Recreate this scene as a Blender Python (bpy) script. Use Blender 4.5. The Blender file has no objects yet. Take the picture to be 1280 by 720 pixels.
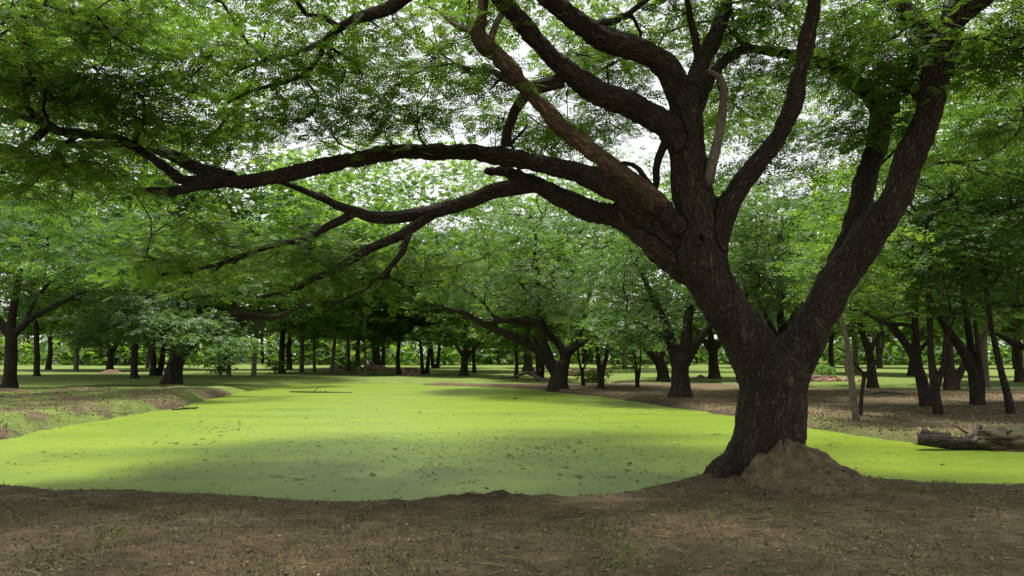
import bpy, math, numpy as np
R = math.radians
rng = np.random.default_rng(7)
sc = bpy.context.scene
col = sc.collection

# ------------------------------------------------------------------ camera, sky, sun, exposure
CAM_Z, FPX, PITCH = 1.6, 960.0, math.atan(85 / 960)
cam_d = bpy.data.cameras.new("camera")
cam_d.sensor_width = 36; cam_d.lens = 27; cam_d.clip_end = 3000; cam_d.clip_start = 0.05
cam = bpy.data.objects.new("camera", cam_d); col.objects.link(cam)
cam.location = (0, 0, CAM_Z); cam.rotation_euler = (R(90) + PITCH, 0, 0)
sc.camera = cam

SUN_EL, SUN_AZ = 78.0, -40.0            # azimuth from +Y towards +X
world = bpy.data.worlds.new("World"); sc.world = world; world.use_nodes = True
nt = world.node_tree; nt.nodes.clear()
sky = nt.nodes.new("ShaderNodeTexSky"); sky.sky_type = 'NISHITA'; sky.sun_disc = False
sky.sun_elevation = R(SUN_EL); sky.sun_rotation = R(SUN_AZ)
sky.air_density = 1.0; sky.dust_density = 1.0; sky.ozone_density = 1.0
hs = nt.nodes.new("ShaderNodeHueSaturation"); hs.inputs['Saturation'].default_value = 0.07
bg = nt.nodes.new("ShaderNodeBackground"); bg.inputs['Strength'].default_value = 0.05
wo = nt.nodes.new("ShaderNodeOutputWorld")
nt.links.new(sky.outputs[0], hs.inputs['Color']); nt.links.new(hs.outputs[0], bg.inputs[0]); nt.links.new(bg.outputs[0], wo.inputs[0])
sun_d = bpy.data.lights.new("sun", 'SUN'); sun_d.energy = 1.5; sun_d.angle = R(10); sun_d.color = (1, 0.955, 0.87)
sun = bpy.data.objects.new("sun", sun_d); col.objects.link(sun)
sun.location = (0, 0, 60)
# the lamp shines along -Z of its frame; tilt it away from the sun's place in the sky
sun.rotation_euler = (-(R(90) - R(SUN_EL)), 0, -R(SUN_AZ))

sc.view_settings.view_transform = 'Standard'; sc.view_settings.look = 'None'
sc.view_settings.exposure = 2.28; sc.view_settings.gamma = 1.0
sc.view_settings.use_curve_mapping = False
sc.cycles.max_bounces = 7; sc.cycles.diffuse_bounces = 4; sc.cycles.glossy_bounces = 2
sc.cycles.transmission_bounces = 4; sc.cycles.caustics_reflective = False; sc.cycles.caustics_refractive = False
sc.cycles.use_denoising = True
sc.cycles.sample_clamp_indirect = 4

# ------------------------------------------------------------------ measuring helpers
def ray(px, py):
    u, v = (px - 640) / FPX, (360 - py) / FPX
    c, s = math.cos(PITCH), math.sin(PITCH)
    return np.array([u, c - v * s, s + v * c])
def at(px, py, Y):
    r = ray(px, py); return np.array([0, 0, CAM_Z]) + r * (Y / r[1])
def gnd(px, py, z=0.0):
    r = ray(px, py); t = (z - CAM_Z) / r[2]; return np.array([0, 0, CAM_Z]) + r * t

# ------------------------------------------------------------------ noise
def _hash(ix, iy, iz, seed):
    h = (ix.astype(np.int64) * 374761393 + iy.astype(np.int64) * 668265263 + iz.astype(np.int64) * 1440662683 + seed * 974634777) & 0xffffffff
    h = ((h ^ (h >> 13)) * 1274126177) & 0xffffffff
    h = ((h ^ (h >> 16)) * 2246822519) & 0xffffffff
    return ((h ^ (h >> 15)) & 0xffffff) / float(0xffffff)
def vnoise(p, seed=0):
    p = np.asarray(p, float); i = np.floor(p).astype(np.int64); f = p - i; f = f * f * (3 - 2 * f)
    out = 0
    for dx in (0, 1):
        wx = f[:, 0] if dx else 1 - f[:, 0]
        for dy in (0, 1):
            wy = f[:, 1] if dy else 1 - f[:, 1]
            for dz in (0, 1):
                wz = f[:, 2] if dz else 1 - f[:, 2]
                out = out + wx * wy * wz * _hash(i[:, 0] + dx, i[:, 1] + dy, i[:, 2] + dz, seed)
    return out * 2 - 1
def fbm(p, octaves=4, seed=0):
    a, s, o = 1.0, 0, 0
    p = np.asarray(p, float)
    for k in range(octaves):
        s = s + a * vnoise(p * (2 ** k), seed + k); o += a; a *= 0.5
    return s / o
def noise2(x, y, sc_, octaves=4, seed=0):
    return fbm(np.stack([np.ravel(x) * sc_, np.ravel(y) * sc_, np.zeros(np.size(x))], 1), octaves, seed)

# ------------------------------------------------------------------ mesh helpers
def mesh_quads(name, V, F, mats=(), tint=None, bark=None, smooth=False, fmat=None):
    V = np.asarray(V, np.float32).reshape(-1, 3); F = np.asarray(F, np.int32)
    k = F.shape[1]
    me = bpy.data.meshes.new(name)
    me.vertices.add(len(V)); me.vertices.foreach_set('co', V.ravel())
    me.loops.add(F.size); me.loops.foreach_set('vertex_index', F.ravel())
    me.polygons.add(len(F)); me.polygons.foreach_set('loop_start', np.arange(0, F.size, k, dtype=np.int32))
    try: me.polygons.foreach_set('loop_total', np.full(len(F), k, np.int32))
    except Exception: pass
    me.update(calc_edges=True)
    for m in mats: me.materials.append(m)
    if fmat is not None: me.polygons.foreach_set('material_index', np.asarray(fmat, np.int32))
    me.polygons.foreach_set('use_smooth', np.full(len(F), smooth))
    if tint is not None:
        a = me.attributes.new('tint', 'FLOAT', 'FACE'); a.data.foreach_set('value', np.asarray(tint, np.float32))
    if bark is not None:
        a = me.attributes.new('bark_co', 'FLOAT_VECTOR', 'POINT'); a.data.foreach_set('vector', np.asarray(bark, np.float32).ravel())
    return me
def link(name, me, parent=None, **props):
    o = bpy.data.objects.new(name, me); col.objects.link(o)
    if parent is not None: o.parent = parent
    for k, v in props.items():
        if v is not None: o[k] = v
    return o
def thing(name, loc, label, category, group=None, rz=0.0):
    o = bpy.data.objects.new(name, None); col.objects.link(o); o.empty_display_size = 0.3
    o.location = [float(v) for v in loc]; o.rotation_euler = (0, 0, rz)
    o['label'] = label; o['category'] = category
    if group: o['group'] = group
    return o

class Bag:
    """collects tubes and patches into one mesh"""
    def __init__(s): s.V = []; s.F = []; s.B = []; s.n = 0
    def add(s, V, F, B=None):
        s.V.append(np.asarray(V, float)); s.F.append(np.asarray(F, int) + s.n)
        s.B.append(np.asarray(B if B is not None else V, float)); s.n += len(V)
    def tube(s, P, Rr, sides=8, rough=0.0, seed=0, s0=0.0, cap=True):
        P = np.asarray(P, float); Rr = np.asarray(Rr, float); n = len(P)
        T = np.gradient(P, axis=0); T /= np.linalg.norm(T, axis=1, keepdims=True) + 1e-9
        m = T.mean(0); ref = np.array([0, 0, 1.0]) if abs(m[2]) < 0.75 * np.linalg.norm(m) + 1e-9 else np.array([0, 1.0, 0])
        A = np.cross(T, ref); A /= np.linalg.norm(A, axis=1, keepdims=True) + 1e-9
        Bn = np.cross(T, A)
        th = np.linspace(0, 2 * np.pi, sides, endpoint=False)
        c, sn = np.cos(th), np.sin(th)
        L = s0 + np.concatenate([[0], np.cumsum(np.linalg.norm(np.diff(P, axis=0), axis=1))])
        rr = np.repeat(Rr[:, None], sides, 1)
        if rough:
            q = np.stack([(c[None] * Rr[:, None] * 5).ravel() + seed * 3.7, (sn[None] * Rr[:, None] * 5).ravel(), np.repeat(L * 1.3, sides)], 1)
            rr = rr * (1 + rough * fbm(q, 3, seed).reshape(n, sides))
        V = P[:, None] + rr[..., None] * (c[None, :, None] * A[:, None] + sn[None, :, None] * Bn[:, None])
        B = np.stack([rr * c[None], rr * sn[None], np.repeat(L[:, None], sides, 1) * 0.34 + seed * 1.37], 2)
        i = np.arange(n - 1)[:, None] * sides; j = np.arange(sides)[None]; j2 = (j + 1) % sides
        F = np.stack([i + j, i + j2, i + sides + j2, i + sides + j], 2).reshape(-1, 4)
        V = V.reshape(-1, 3); B = B.reshape(-1, 3)
        if cap:
            k = len(V); V = np.vstack([V, P[0], P[-1]]); B = np.vstack([B, [0, 0, L[0] * .22], [0, 0, L[-1] * .22]])
            jj = np.arange(0, sides, 2)
            F0 = np.stack([np.full(len(jj), k), (jj + 2) % sides, (jj + 1) % sides, jj], 1)
            e = (n - 1) * sides
            F1 = np.stack([np.full(len(jj), k + 1), e + jj, e + (jj + 1) % sides, e + (jj + 2) % sides], 1)
            F = np.vstack([F, F0, F1])
        s.add(V, F, B)
    def mesh(s, name, mats, smooth=True):
        return mesh_quads(name, np.vstack(s.V), np.vstack(s.F), mats, bark=np.vstack(s.B), smooth=smooth)

def resample(pts, step):
    """smooth (Catmull-Rom) resampling of rows (x,y,z,r)"""
    P = np.asarray(pts, float)
    if len(P) < 3:
        n = max(2, int(np.linalg.norm(P[-1, :3] - P[0, :3]) / step) + 1)
        return P[0] + (P[-1] - P[0]) * np.linspace(0, 1, n)[:, None]
    Q = np.vstack([2 * P[0] - P[1], P, 2 * P[-1] - P[-2]]); out = []
    for i in range(len(P) - 1):
        p0, p1, p2, p3 = Q[i:i + 4]; n = max(1, int(np.linalg.norm(p2[:3] - p1[:3]) / step))
        t = np.linspace(0, 1, n, endpoint=False)[:, None]
        out.append(0.5 * ((2 * p1) + (-p0 + p2) * t + (2 * p0 - 5 * p1 + 4 * p2 - p3) * t ** 2 + (-p0 + 3 * p1 - 3 * p2 + p3) * t ** 3))
    out.append(P[-1:]); return np.vstack(out)

# ------------------------------------------------------------------ materials
def mat(name):
    m = bpy.data.materials.new(name); m.use_nodes = True
    n = m.node_tree; n.nodes.clear()
    out = n.nodes.new('ShaderNodeOutputMaterial'); return m, n, out
def N(n, typ, **kw):
    o = n.nodes.new(typ)
    for k, v in kw.items():
        if k in ('operation', 'blend_type', 'data_type', 'attribute_name', 'feature', 'noise_dimensions', 'distance', 'attribute_type'): setattr(o, k, v)
        else: o.inputs[k.replace('_', ' ')].default_value = v
    return o
def ramp(n, src, stops):
    r = n.nodes.new('ShaderNodeValToRGB'); e = r.color_ramp.elements
    while len(e) < len(stops): e.new(0.5)
    for el, (p, c) in zip(e, stops): el.position = p; el.color = (*c, 1)
    n.links.new(src, r.inputs[0]); return r.outputs[0]
def mixc(n, fac, a, b, mode='MIX'):
    m = n.nodes.new('ShaderNodeMix'); m.data_type = 'RGBA'; m.blend_type = mode
    for sock, v in ((m.inputs[0], fac), (m.inputs[6], a), (m.inputs[7], b)):
        if hasattr(v, 'node'): n.links.new(v, sock)
        elif isinstance(v, (int, float)): sock.default_value = v
        else: sock.default_value = (*v, 1)
    return m.outputs[2]
def noise(n, vec, scale, detail=4, rough=0.55):
    t = n.nodes.new('ShaderNodeTexNoise'); t.inputs['Scale'].default_value = scale
    t.inputs['Detail'].default_value = detail; t.inputs['Roughness'].default_value = rough
    if vec is not None: n.links.new(vec, t.inputs['Vector'])
    return t.outputs['Fac']
def bump(n, h, strength, dist):
    b = n.nodes.new('ShaderNodeBump'); b.inputs['Strength'].default_value = strength; b.inputs['Distance'].default_value = dist
    n.links.new(h, b.inputs['Height']); return b.outputs[0]
def princ(n, out, colour, rough, normal=None, spec=0.5):
    p = n.nodes.new('ShaderNodeBsdfPrincipled')
    if hasattr(colour, 'node'): n.links.new(colour, p.inputs['Base Color'])
    else: p.inputs['Base Color'].default_value = (*colour, 1)
    p.inputs['Roughness'].default_value = rough; p.inputs['Specular IOR Level'].default_value = spec
    if normal is not None: n.links.new(normal, p.inputs['Normal'])
    n.links.new(p.outputs[0], out.inputs[0]); return p

def leaf_material(name, dark, mid, light, trans=0.45, gloss=0.35):
    m, n, out = mat(name)
    a = N(n, 'ShaderNodeAttribute', attribute_name='tint')
    oi = n.nodes.new('ShaderNodeObjectInfo')
    ad = n.nodes.new('ShaderNodeMath'); ad.operation = 'MULTIPLY_ADD'; n.links.new(oi.outputs['Random'], ad.inputs[0])
    ad.inputs[1].default_value = 0.16; n.links.new(a.outputs['Fac'], ad.inputs[2])
    c = ramp(n, ad.outputs[0], [(0.05, dark), (0.45, mid), (0.85, light), (1.0, (light[0] * 1.25, light[1] * 1.1, light[2]))])
    p = n.nodes.new('ShaderNodeBsdfPrincipled'); n.links.new(c, p.inputs['Base Color'])
    p.inputs['Roughness'].default_value = 0.5; p.inputs['Specular IOR Level'].default_value = gloss
    t = n.nodes.new('ShaderNodeBsdfTranslucent')
    n.links.new(mixc(n, 1.0, c, (2.1, 2.1, 0.98), 'MULTIPLY'), t.inputs[0])
    mx = n.nodes.new('ShaderNodeMixShader'); mx.inputs[0].default_value = trans
    n.links.new(p.outputs[0], mx.inputs[1]); n.links.new(t.outputs[0], mx.inputs[2]); n.links.new(mx.outputs[0], out.inputs[0])
    return m
def bark_material(name, dark, mid, light, scale=9.0, bstr=0.8, moss=0.0):
    m, n, out = mat(name)
    a = N(n, 'ShaderNodeAttribute', attribute_name='bark_co')
    v = a.outputs['Vector']
    wn = n.nodes.new('ShaderNodeTexNoise'); wn.inputs['Scale'].default_value = scale * 1.1; wn.inputs['Detail'].default_value = 5
    n.links.new(v, wn.inputs['Vector'])
    ws = n.nodes.new('ShaderNodeVectorMath'); ws.operation = 'MULTIPLY_ADD'; n.links.new(wn.outputs['Color'], ws.inputs[0])
    ws.inputs[1].default_value = (0.16, 0.16, 0.16); n.links.new(v, ws.inputs[2])
    vo = n.nodes.new('ShaderNodeTexVoronoi'); vo.feature = 'DISTANCE_TO_EDGE'; vo.inputs['Scale'].default_value = scale * 3.4
    n.links.new(ws.outputs[0], vo.inputs['Vector'])
    rn = noise(n, ws.outputs[0], scale * 2.2, 6, 0.7)
    f1 = noise(n, v, scale * 6, 6, 0.7); f2 = noise(n, v, scale * 0.35, 4, 0.6)
    cr = ramp(n, vo.outputs['Distance'], [(0.0, (0.25, 0.25, 0.25)), (0.16, (1, 1, 1))])
    cr = mixc(n, 1.0, cr, ramp(n, rn, [(0.36, (0.3, 0.3, 0.3)), (0.58, (1, 1, 1))]), 'MULTIPLY')
    base = ramp(n, f1, [(0.3, dark), (0.52, mid), (0.75, light)])
    base = mixc(n, 1.0, base, ramp(n, f2, [(0.3, (0.55, 0.54, 0.52)), (0.7, (1.3, 1.26, 1.2))]), 'MULTIPLY')
    li = noise(n, v, scale * 0.8, 7, 0.75)
    base = mixc(n, ramp(n, li, [(0.56, (0, 0, 0)), (0.68, (0.55, 0.55, 0.55))]), base, tuple(light[q] * w for q, w in enumerate((1.05, 1.15, 1.0))))
    c = mixc(n, cr, tuple(x * 0.6 for x in dark), base)
    h = mixc(n, 0.5, cr, f1, 'MULTIPLY')
    princ(n, out, c, 0.92, bump(n, h, bstr, 0.03), 0.25); return m

M = {}
M['leaf'] = leaf_material('fern leaves', (0.034, 0.072, 0.015), (0.064, 0.128, 0.024), (0.125, 0.205, 0.042), 0.5, 0.3)
M['leaf_pale'] = leaf_material('pale tiered leaves', (0.045, 0.090, 0.035), (0.075, 0.145, 0.045), (0.12, 0.21, 0.055), 0.35, 0.5)
M['leaf_bright'] = leaf_material('bright leaves', (0.050, 0.105, 0.026), (0.085, 0.165, 0.040), (0.145, 0.235, 0.064), 0.55, 0.4)
M['leaf_dark'] = leaf_material('deep green leaves', (0.026, 0.060, 0.016), (0.046, 0.102, 0.023), (0.088, 0.165, 0.034), 0.48, 0.35)
M['bark'] = bark_material('fissured bark', (0.027, 0.021, 0.015), (0.090, 0.069, 0.051), (0.215, 0.174, 0.135), 6.5, 1.5)
M['bark_dark'] = bark_material('dark bark', (0.020, 0.015, 0.011), (0.052, 0.040, 0.030), (0.105, 0.083, 0.063), 5, 0.9)
M['bark_pale'] = bark_material('pale bark', (0.10, 0.085, 0.065), (0.22, 0.185, 0.14), (0.34, 0.29, 0.23), 7, 0.5)
M['bark_peeled'] = bark_material('peeled wood', (0.06, 0.040, 0.026), (0.17, 0.112, 0.068), (0.30, 0.21, 0.135), 5, 0.9)
M['deadwood'] = bark_material('grey deadwood', (0.12, 0.10, 0.08), (0.22, 0.19, 0.15), (0.34, 0.30, 0.25), 8, 0.5)

# ------------------------------------------------------------------ ground
WATER = -0.14
def P2(*pp): return np.array([gnd(x, y, WATER)[:2] for x, y in pp])
far_shore = P2((0, 552), (60, 538), (120, 526), (180, 518), (232, 508), (262, 499), (300, 491), (340, 483), (400, 479), (500, 480.5),
               (600, 483.5), (660, 486), (700, 491), (740, 495), (800, 503), (850, 511), (920, 521), (1010, 536), (1080, 546), (1140, 554), (1200, 559), (1280, 567))
pond_a = np.vstack([far_shore, [[13.5, 14.2], [22, 14.0], [23, 11.2], [12, 10.5], [8, 10.35], [6.3, 10.25], [5.3, 10.3], [4.75, 10.55], [4.2, 11.1],
                    [3.3, 11.25], [2.6, 10.75], [2.15, 10.15], [1.5, 9.75], [0.6, 9.35], [-0.4, 9.2], [-1.6, 9.25], [-3.2, 9.5], [-5, 9.85], [-7, 10.3], [-9.5, 11.2], [-11.2, 13.2], [-12.0, 15.5]]])
def ell(cx, cy, rx, ry, k=26, seed=1):
    t = np.linspace(0, 2 * np.pi, k, endpoint=False)
    w = 1 + 0.22 * vnoise(np.stack([np.cos(t) * 1.7 + cx, np.sin(t) * 1.7 + cy, t * 0], 1), seed)
    return np.stack([cx + rx * w * np.cos(t), cy + ry * w * np.sin(t)], 1)
ponds = [pond_a, ell(29, 40.8, 14.5, 3.3), ell(13.4, 50.0, 3.2, 3.6, seed=2), ell(5.3, 49.0, 1.7, 2.4, seed=3)]
def sdf(x, y, poly):
    d2 = np.full(x.shape, 1e18); inside = np.zeros(x.shape, bool); k = len(poly)
    for i in range(k):
        ax, ay = poly[i]; bx, by = poly[(i + 1) % k]
        ex, ey = bx - ax, by - ay; wx, wy = x - ax, y - ay
        t = np.clip((wx * ex + wy * ey) / (ex * ex + ey * ey + 1e-12), 0, 1)
        d2 = np.minimum(d2, (wx - ex * t) ** 2 + (wy - ey * t) ** 2)
        c = (ay > y) != (by > y)
        xi = ax + (y - ay) / (by - ay + 1e-12) * ex
        inside ^= c & (x < xi)
    return np.where(inside, -1, 1) * np.sqrt(d2)
def pond_dist(x, y):
    d = sdf(x, y, ponds[0])
    for p in ponds[1:]: d = np.minimum(d, sdf(x, y, p))
    return d
TREE_XY = at(958, 600, 9.9)[:2]
def H(x, y, full=True):
    x = np.atleast_1d(np.asarray(x, float)); y = np.atleast_1d(np.asarray(y, float)); sh = x.shape
    x = x.ravel(); y = y.ravel()
    d = pond_dist(x, y) + 0.22 * noise2(x, y, 0.9, 3, 5) + 0.10 * noise2(x, y, 4, 3, 6)
    left = np.clip((-x - 8) / 4, 0, 1) * np.clip((y - 14) / 4, 0, 1)
    w = 0.55 + 0.35 * left + 0.2 * np.clip((y - 30) / 15, 0, 1)
    t = np.clip(d / w, -1.5, 1)
    h = np.where(t > 0, WATER - 0.03 + (0.17) * (1 - (1 - np.maximum(t, 0)) ** 2), WATER - 0.03 + t * 0.5)
    h = h + left * np.clip((40 - y) / 6, 0, 1) * 0.20 * np.clip((d - 0.05) / 0.7, 0, 1) * (1 + .5 * noise2(x, y, .6, 3, 15))
    out = np.clip(d / 1.2, 0, 1)
    h = h + out * (0.05 * noise2(x, y, 0.35, 3, 9) + 0.012 * noise2(x, y, 3.0, 3, 11))
    near = np.clip((13 - y) / 2, 0, 1)
    h = h + near * np.clip(d / 0.25, 0, 1) * (0.022 * noise2(x, y, 2.2, 3, 12) + 0.012 * noise2(x, y, 9.0, 3, 13))
    bank = np.clip((y - 13) / 2, 0, 1) * np.clip((44 - y) / 4, 0, 1) * np.clip(d / .3, 0, 1)
    h = h + bank * (.035 * noise2(x, y, 1.3, 4, 16) + .05 * np.clip(noise2(x, y, 2.6, 3, 17), -.1, .6) * np.exp(-np.clip(d - .3, 0, 9) / 1.2))
    # heaped soil round the foot of the big tree and the darker crumbly lip on the near bank
    r = np.hypot(x - TREE_XY[0] - 0.1, (y - TREE_XY[1]) * 1.1)
    h = h + 0.16 * np.exp(-(r / 1.15) ** 2)
    lip = np.exp(-((x + 0.35) / 0.75) ** 2) * np.exp(-((d - 0.32) / 0.22) ** 2)
    h = h + lip * (0.10 + 0.09 * noise2(x, y, 7, 3, 14)) * near
    # gentle rise far behind
    h = h + np.clip((y - 95) / 60, 0, 1) ** 2 * 0.8
    return h.reshape(sh)
def hz(x, y): return float(H(x, y)[0])

xs = np.concatenate([-np.geomspace(30.5, 900, 22)[::-1], np.arange(-30, -7.4, .22), np.arange(-7.4, 8.0, 0.1), np.arange(8.05, 30, .25), np.geomspace(30.5, 900, 22)])
ys = np.concatenate([[-600, -250, -100, -40, -15, -5, 0, 2, 3.2, 4], np.arange(4.4, 12, 0.085), np.geomspace(12.1, 46, 150), np.geomspace(46.5, 1500, 44)])
gx, gy = np.meshgrid(xs, ys); gz = H(gx, gy)
nx, ny = len(xs), len(ys)
idx = np.arange(nx * ny).reshape(ny, nx)
F = np.stack([idx[:-1, :-1], idx[:-1, 1:], idx[1:, 1:], idx[1:, :-1]], -1).reshape(-1, 4)
dd = pond_dist(gx.ravel(), gy.ravel())
X, Y = gx.ravel(), gy.ravel()
n1 = noise2(X, Y, 0.25, 4, 21); n2 = noise2(X, Y, 1.1, 4, 22)
def grass_amount(X, Y, dd, n1, n2):
    g = np.zeros(X.shape)
    far = np.clip((Y - 44 + 5 * n1) / 3, 0, 1)                                    # lawns beyond the pond
    leftlawn = np.clip((-X - 9 + 3 * n1) / 3, 0, 1) * np.clip((Y - 34 + 2.5 * n2) / 1.5, 0, 1)
    leftbank = np.clip((-X - 9.0) / 1.5, 0, 1) * np.clip((24.5 - Y + 3 * n1) / 3, 0, 1) * np.clip(0.85 + n2 * 1.2, 0, 1) * 0.85 * np.clip((Y - 11) / 2, 0, 1)
    rightbank = np.clip((X - 6.5) / 1, 0, 1) * np.clip((2.2 - dd + n2) / 1.2, 0, 1) * np.clip((Y - 13) / 2, 0, 1) * 0.42
    rfar = np.clip((X - 11) / 3, 0, 1) * np.clip((Y - 41.5 + n1) / 2, 0, 1)
    fore = np.clip(n2 * 1.8 + n1 * 0.9 - 0.44, 0, 1) * 0.5 * (Y < 13)
    far = far * np.clip((dd + 0.6 * n2 - 0.5) / 1.6, 0.25, 1)
    lb2 = np.clip((-X - 9.0) / 1.5, 0, 1) * np.clip((Y - 15) / 3, 0, 1) * np.clip(0.6 + 0.9 * n2 + 0.5 * n1, 0, 1) * 0.72
    for a in (lb2, far, leftlawn, leftbank, rightbank, rfar, fore): g = np.maximum(g, a)
    shade_soil = np.clip(1.6 - np.hypot((X - 11) / 12, (Y - 30) / 9) * 1.6, 0, 1) * (Y < 38)   # worn bare earth under the right-hand trees
    return g * (1 - shade_soil * 0.9 * np.clip((Y - 18) / 2, 0, 1) * np.clip((X - 3) / 2, 0, 1))
ga = grass_amount(X, Y, dd, n1, n2)
m, n, out = mat('earth and turf')
geo = n.nodes.new('ShaderNodeNewGeometry'); pos = geo.outputs['Position']
ag = N(n, 'ShaderNodeAttribute', attribute_name='grass'); aw = N(n, 'ShaderNodeAttribute', attribute_name='wet')
nA, nB, nC = noise(n, pos, 38, 5, 0.7), noise(n, pos, 2.2, 5, 0.6), noise(n, pos, 130, 3, 0.7)
soil = ramp(n, nB, [(0.3, (0.082, 0.061, 0.034)), (0.55, (0.130, 0.099, 0.058)), (0.72, (0.19, 0.147, 0.094))])
soil = mixc(n, 1.0, soil, ramp(n, nA, [(0.25, (0.55, 0.52, 0.5)), (0.5, (1, 1, 1)), (0.75, (1.45, 1.38, 1.25))]), 'MULTIPLY')
soil = mixc(n, 1.0, soil, ramp(n, noise(n, pos, 7.5, 7, 0.72), [(0.3, (0.5, 0.49, 0.47)), (0.5, (0.98, 0.97, 0.95)), (0.7, (1.4, 1.36, 1.25))]), 'MULTIPLY')
soil = mixc(n, aw.outputs['Fac'], soil, (0.045, 0.031, 0.022))
grass = ramp(n, nB, [(0.28, (0.092, 0.135, 0.030)), (0.55, (0.138, 0.190, 0.042)), (0.75, (0.20, 0.222, 0.075))])
grass = mixc(n, 1.0, grass, ramp(n, noise(n, pos, 5.5, 7, 0.72), [(0.3, (0.6, 0.62, 0.55)), (0.5, (1, 1, 1)), (0.7, (1.3, 1.22, 1.3))]), 'MULTIPLY')
grass = mixc(n, 1.0, grass, ramp(n, nC, [(0.3, (0.65, 0.65, 0.6)), (0.7, (1.3, 1.3, 1.2))]), 'MULTIPLY')
edge = n.nodes.new('ShaderNodeMath'); edge.operation = 'MULTIPLY_ADD'; n.links.new(nA, edge.inputs[0]); edge.inputs[1].default_value = 0.7
sub = n.nodes.new('ShaderNodeMath'); sub.operation = 'SUBTRACT'; n.links.new(ag.outputs['Fac'], sub.inputs[0]); sub.inputs[1].default_value = 0.35
n.links.new(sub.outputs[0], edge.inputs[2])
gm = ramp(n, edge.outputs[0], [(0.3, (0, 0, 0)), (0.62, (1, 1, 1))])
c = mixc(n, gm, soil, grass)
hh = mixc(n, 0.5, nA, nC)
princ(n, out, c, 0.95, bump(n, hh, 0.9, 0.03), 0.2)
M['ground'] = m
me = mesh_quads('ground', np.stack([X, Y, gz.ravel()], 1), F, [M['ground']], smooth=True)
a = me.attributes.new('grass', 'FLOAT', 'POINT'); a.data.foreach_set('value', ga.astype(np.float32))
lipw = np.exp(-((X + 0.2) / 0.85) ** 2) * np.exp(-((dd - 0.35) / 0.25) ** 2) * (Y < 11) * np.clip(1 + n2 * 2, 0, 1)
wet = np.clip(np.maximum(np.exp(-np.clip(dd - 0.02, 0, 9) / 0.3) * 0.85, lipw), 0, 1)
a = me.attributes.new('wet', 'FLOAT', 'POINT'); a.data.foreach_set('value', wet.astype(np.float32))
link('ground', me, kind='structure')

# ------------------------------------------------------------------ ponds under duckweed
m, n, out = mat('duckweed')
geo = n.nodes.new('ShaderNodeNewGeometry'); pos = geo.outputs['Position']
mp = n.nodes.new('ShaderNodeMapping'); mp.inputs['Rotation'].default_value = (0, 0, 0.35); mp.inputs['Scale'].default_value = (0.35, 1.5, 1); n.links.new(pos, mp.inputs[0])
d1, d2, d3 = noise(n, mp.outputs[0], 0.5, 6, 0.6), noise(n, pos, 60, 4, 0.75), noise(n, mp.outputs[0], 5, 6, 0.7)
c = ramp(n, d1, [(0.3, (0.118, 0.188, 0.006)), (0.5, (0.155, 0.228, 0.005)), (0.7, (0.190, 0.260, 0.005))])
c = mixc(n, 1.0, c, ramp(n, d2, [(0.25, (0.45, 0.52, 0.5)), (0.52, (1, 1, 1)), (0.8, (1.35, 1.28, 1.3))]), 'MULTIPLY')
c = mixc(n, 1.0, c, ramp(n, d3, [(0.28, (0.72, 0.78, 0.8)), (0.5, (1, 1, 1)), (0.72, (1.1, 1.06, 1.0))]), 'MULTIPLY')
p = princ(n, out, c, 0.4, bump(n, d2, 0.5, 0.012), 0.5)
p.inputs['Sheen Weight'].default_value = 0.03; p.inputs['Sheen Roughness'].default_value = 0.35; p.inputs['Sheen Tint'].default_value = (0.9, 1.0, 0.8, 1)
M['duckweed'] = m
m, n, out = mat('open shallow water')
geo = n.nodes.new('ShaderNodeNewGeometry'); w1 = noise(n, geo.outputs['Position'], 3, 2)
princ(n, out, (0.05, 0.07, 0.025), 0.08, bump(n, w1, 0.06, 0.02), 0.5)
M['shallow'] = m
def fan(poly, z):
    import mathutils
    from mathutils.geometry import tessellate_polygon
    tris = tessellate_polygon([[mathutils.Vector((p[0], p[1], 0)) for p in poly]])
    return np.c_[poly, np.full(len(poly), z)], np.array(tris)
for k, p in enumerate(ponds):
    ctr = p.mean(0); q = p.copy()
    e = np.roll(p, -1, 0) - np.roll(p, 1, 0); nrm = np.stack([e[:, 1], -e[:, 0]], 1); nrm /= np.linalg.norm(nrm, axis=1, keepdims=True)
    test = sdf(p[:, 0] + nrm[:, 0] * .05, p[:, 1] + nrm[:, 1] * .05, p)
    nrm *= np.sign(test)[:, None]
    q = p + nrm * (0.5 if k == 0 else 0.6)
    V, Ft = fan(q, WATER)
    # make the sheet face up
    a_, b_, c_ = V[Ft[0]]
    if np.cross(b_ - a_, c_ - a_)[2] < 0: Ft = Ft[:, ::-1]
    link('water', mesh_quads('water', V, Ft, [M['duckweed'] if k < 2 else M['shallow']]), kind='structure')

# ------------------------------------------------------------------ leaves
def leaf_template(pairs, L, pl, pw, spread=62, droop=0.12):
    """pinnate frond along +X in the XY plane, each pinna one narrow four-cornered blade"""
    V, Fq = [], []
    def blade(o, ang, l, w, z0):
        d = np.array([math.cos(ang), math.sin(ang), 0]); s = np.array([-d[1], d[0], 0])
        b = len(V)
        V.extend([o, o + d * l * 0.42 + s * w * .5 + [0, 0, z0 * .3], o + d * l + [0, 0, z0 - droop * l], o + d * l * 0.42 - s * w * .5 + [0, 0, -0.03 * l]])
        Fq.append([b, b + 1, b + 2, b + 3])
    for i in range(pairs):
        t = (i + 0.6) / pairs; f = 0.62 + 0.5 * math.sin(math.pi * min(1, t * 0.85 + 0.12)) - 0.12
        o = np.array([L * t, 0, -droop * L * t * t])
        for sgn in (-1, 1): blade(o, sgn * R(spread - 22 * t), pl * f, pw * f, 0.02 * l_ if (l_ := pl) else 0)
    blade(np.array([L * .96, 0, -droop * L]), 0, pl * .6, pw * .8, 0)
    return np.array(V, float), np.array(Fq, int)
T_NEAR = leaf_template(5, 0.175, 0.088, 0.026)
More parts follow.
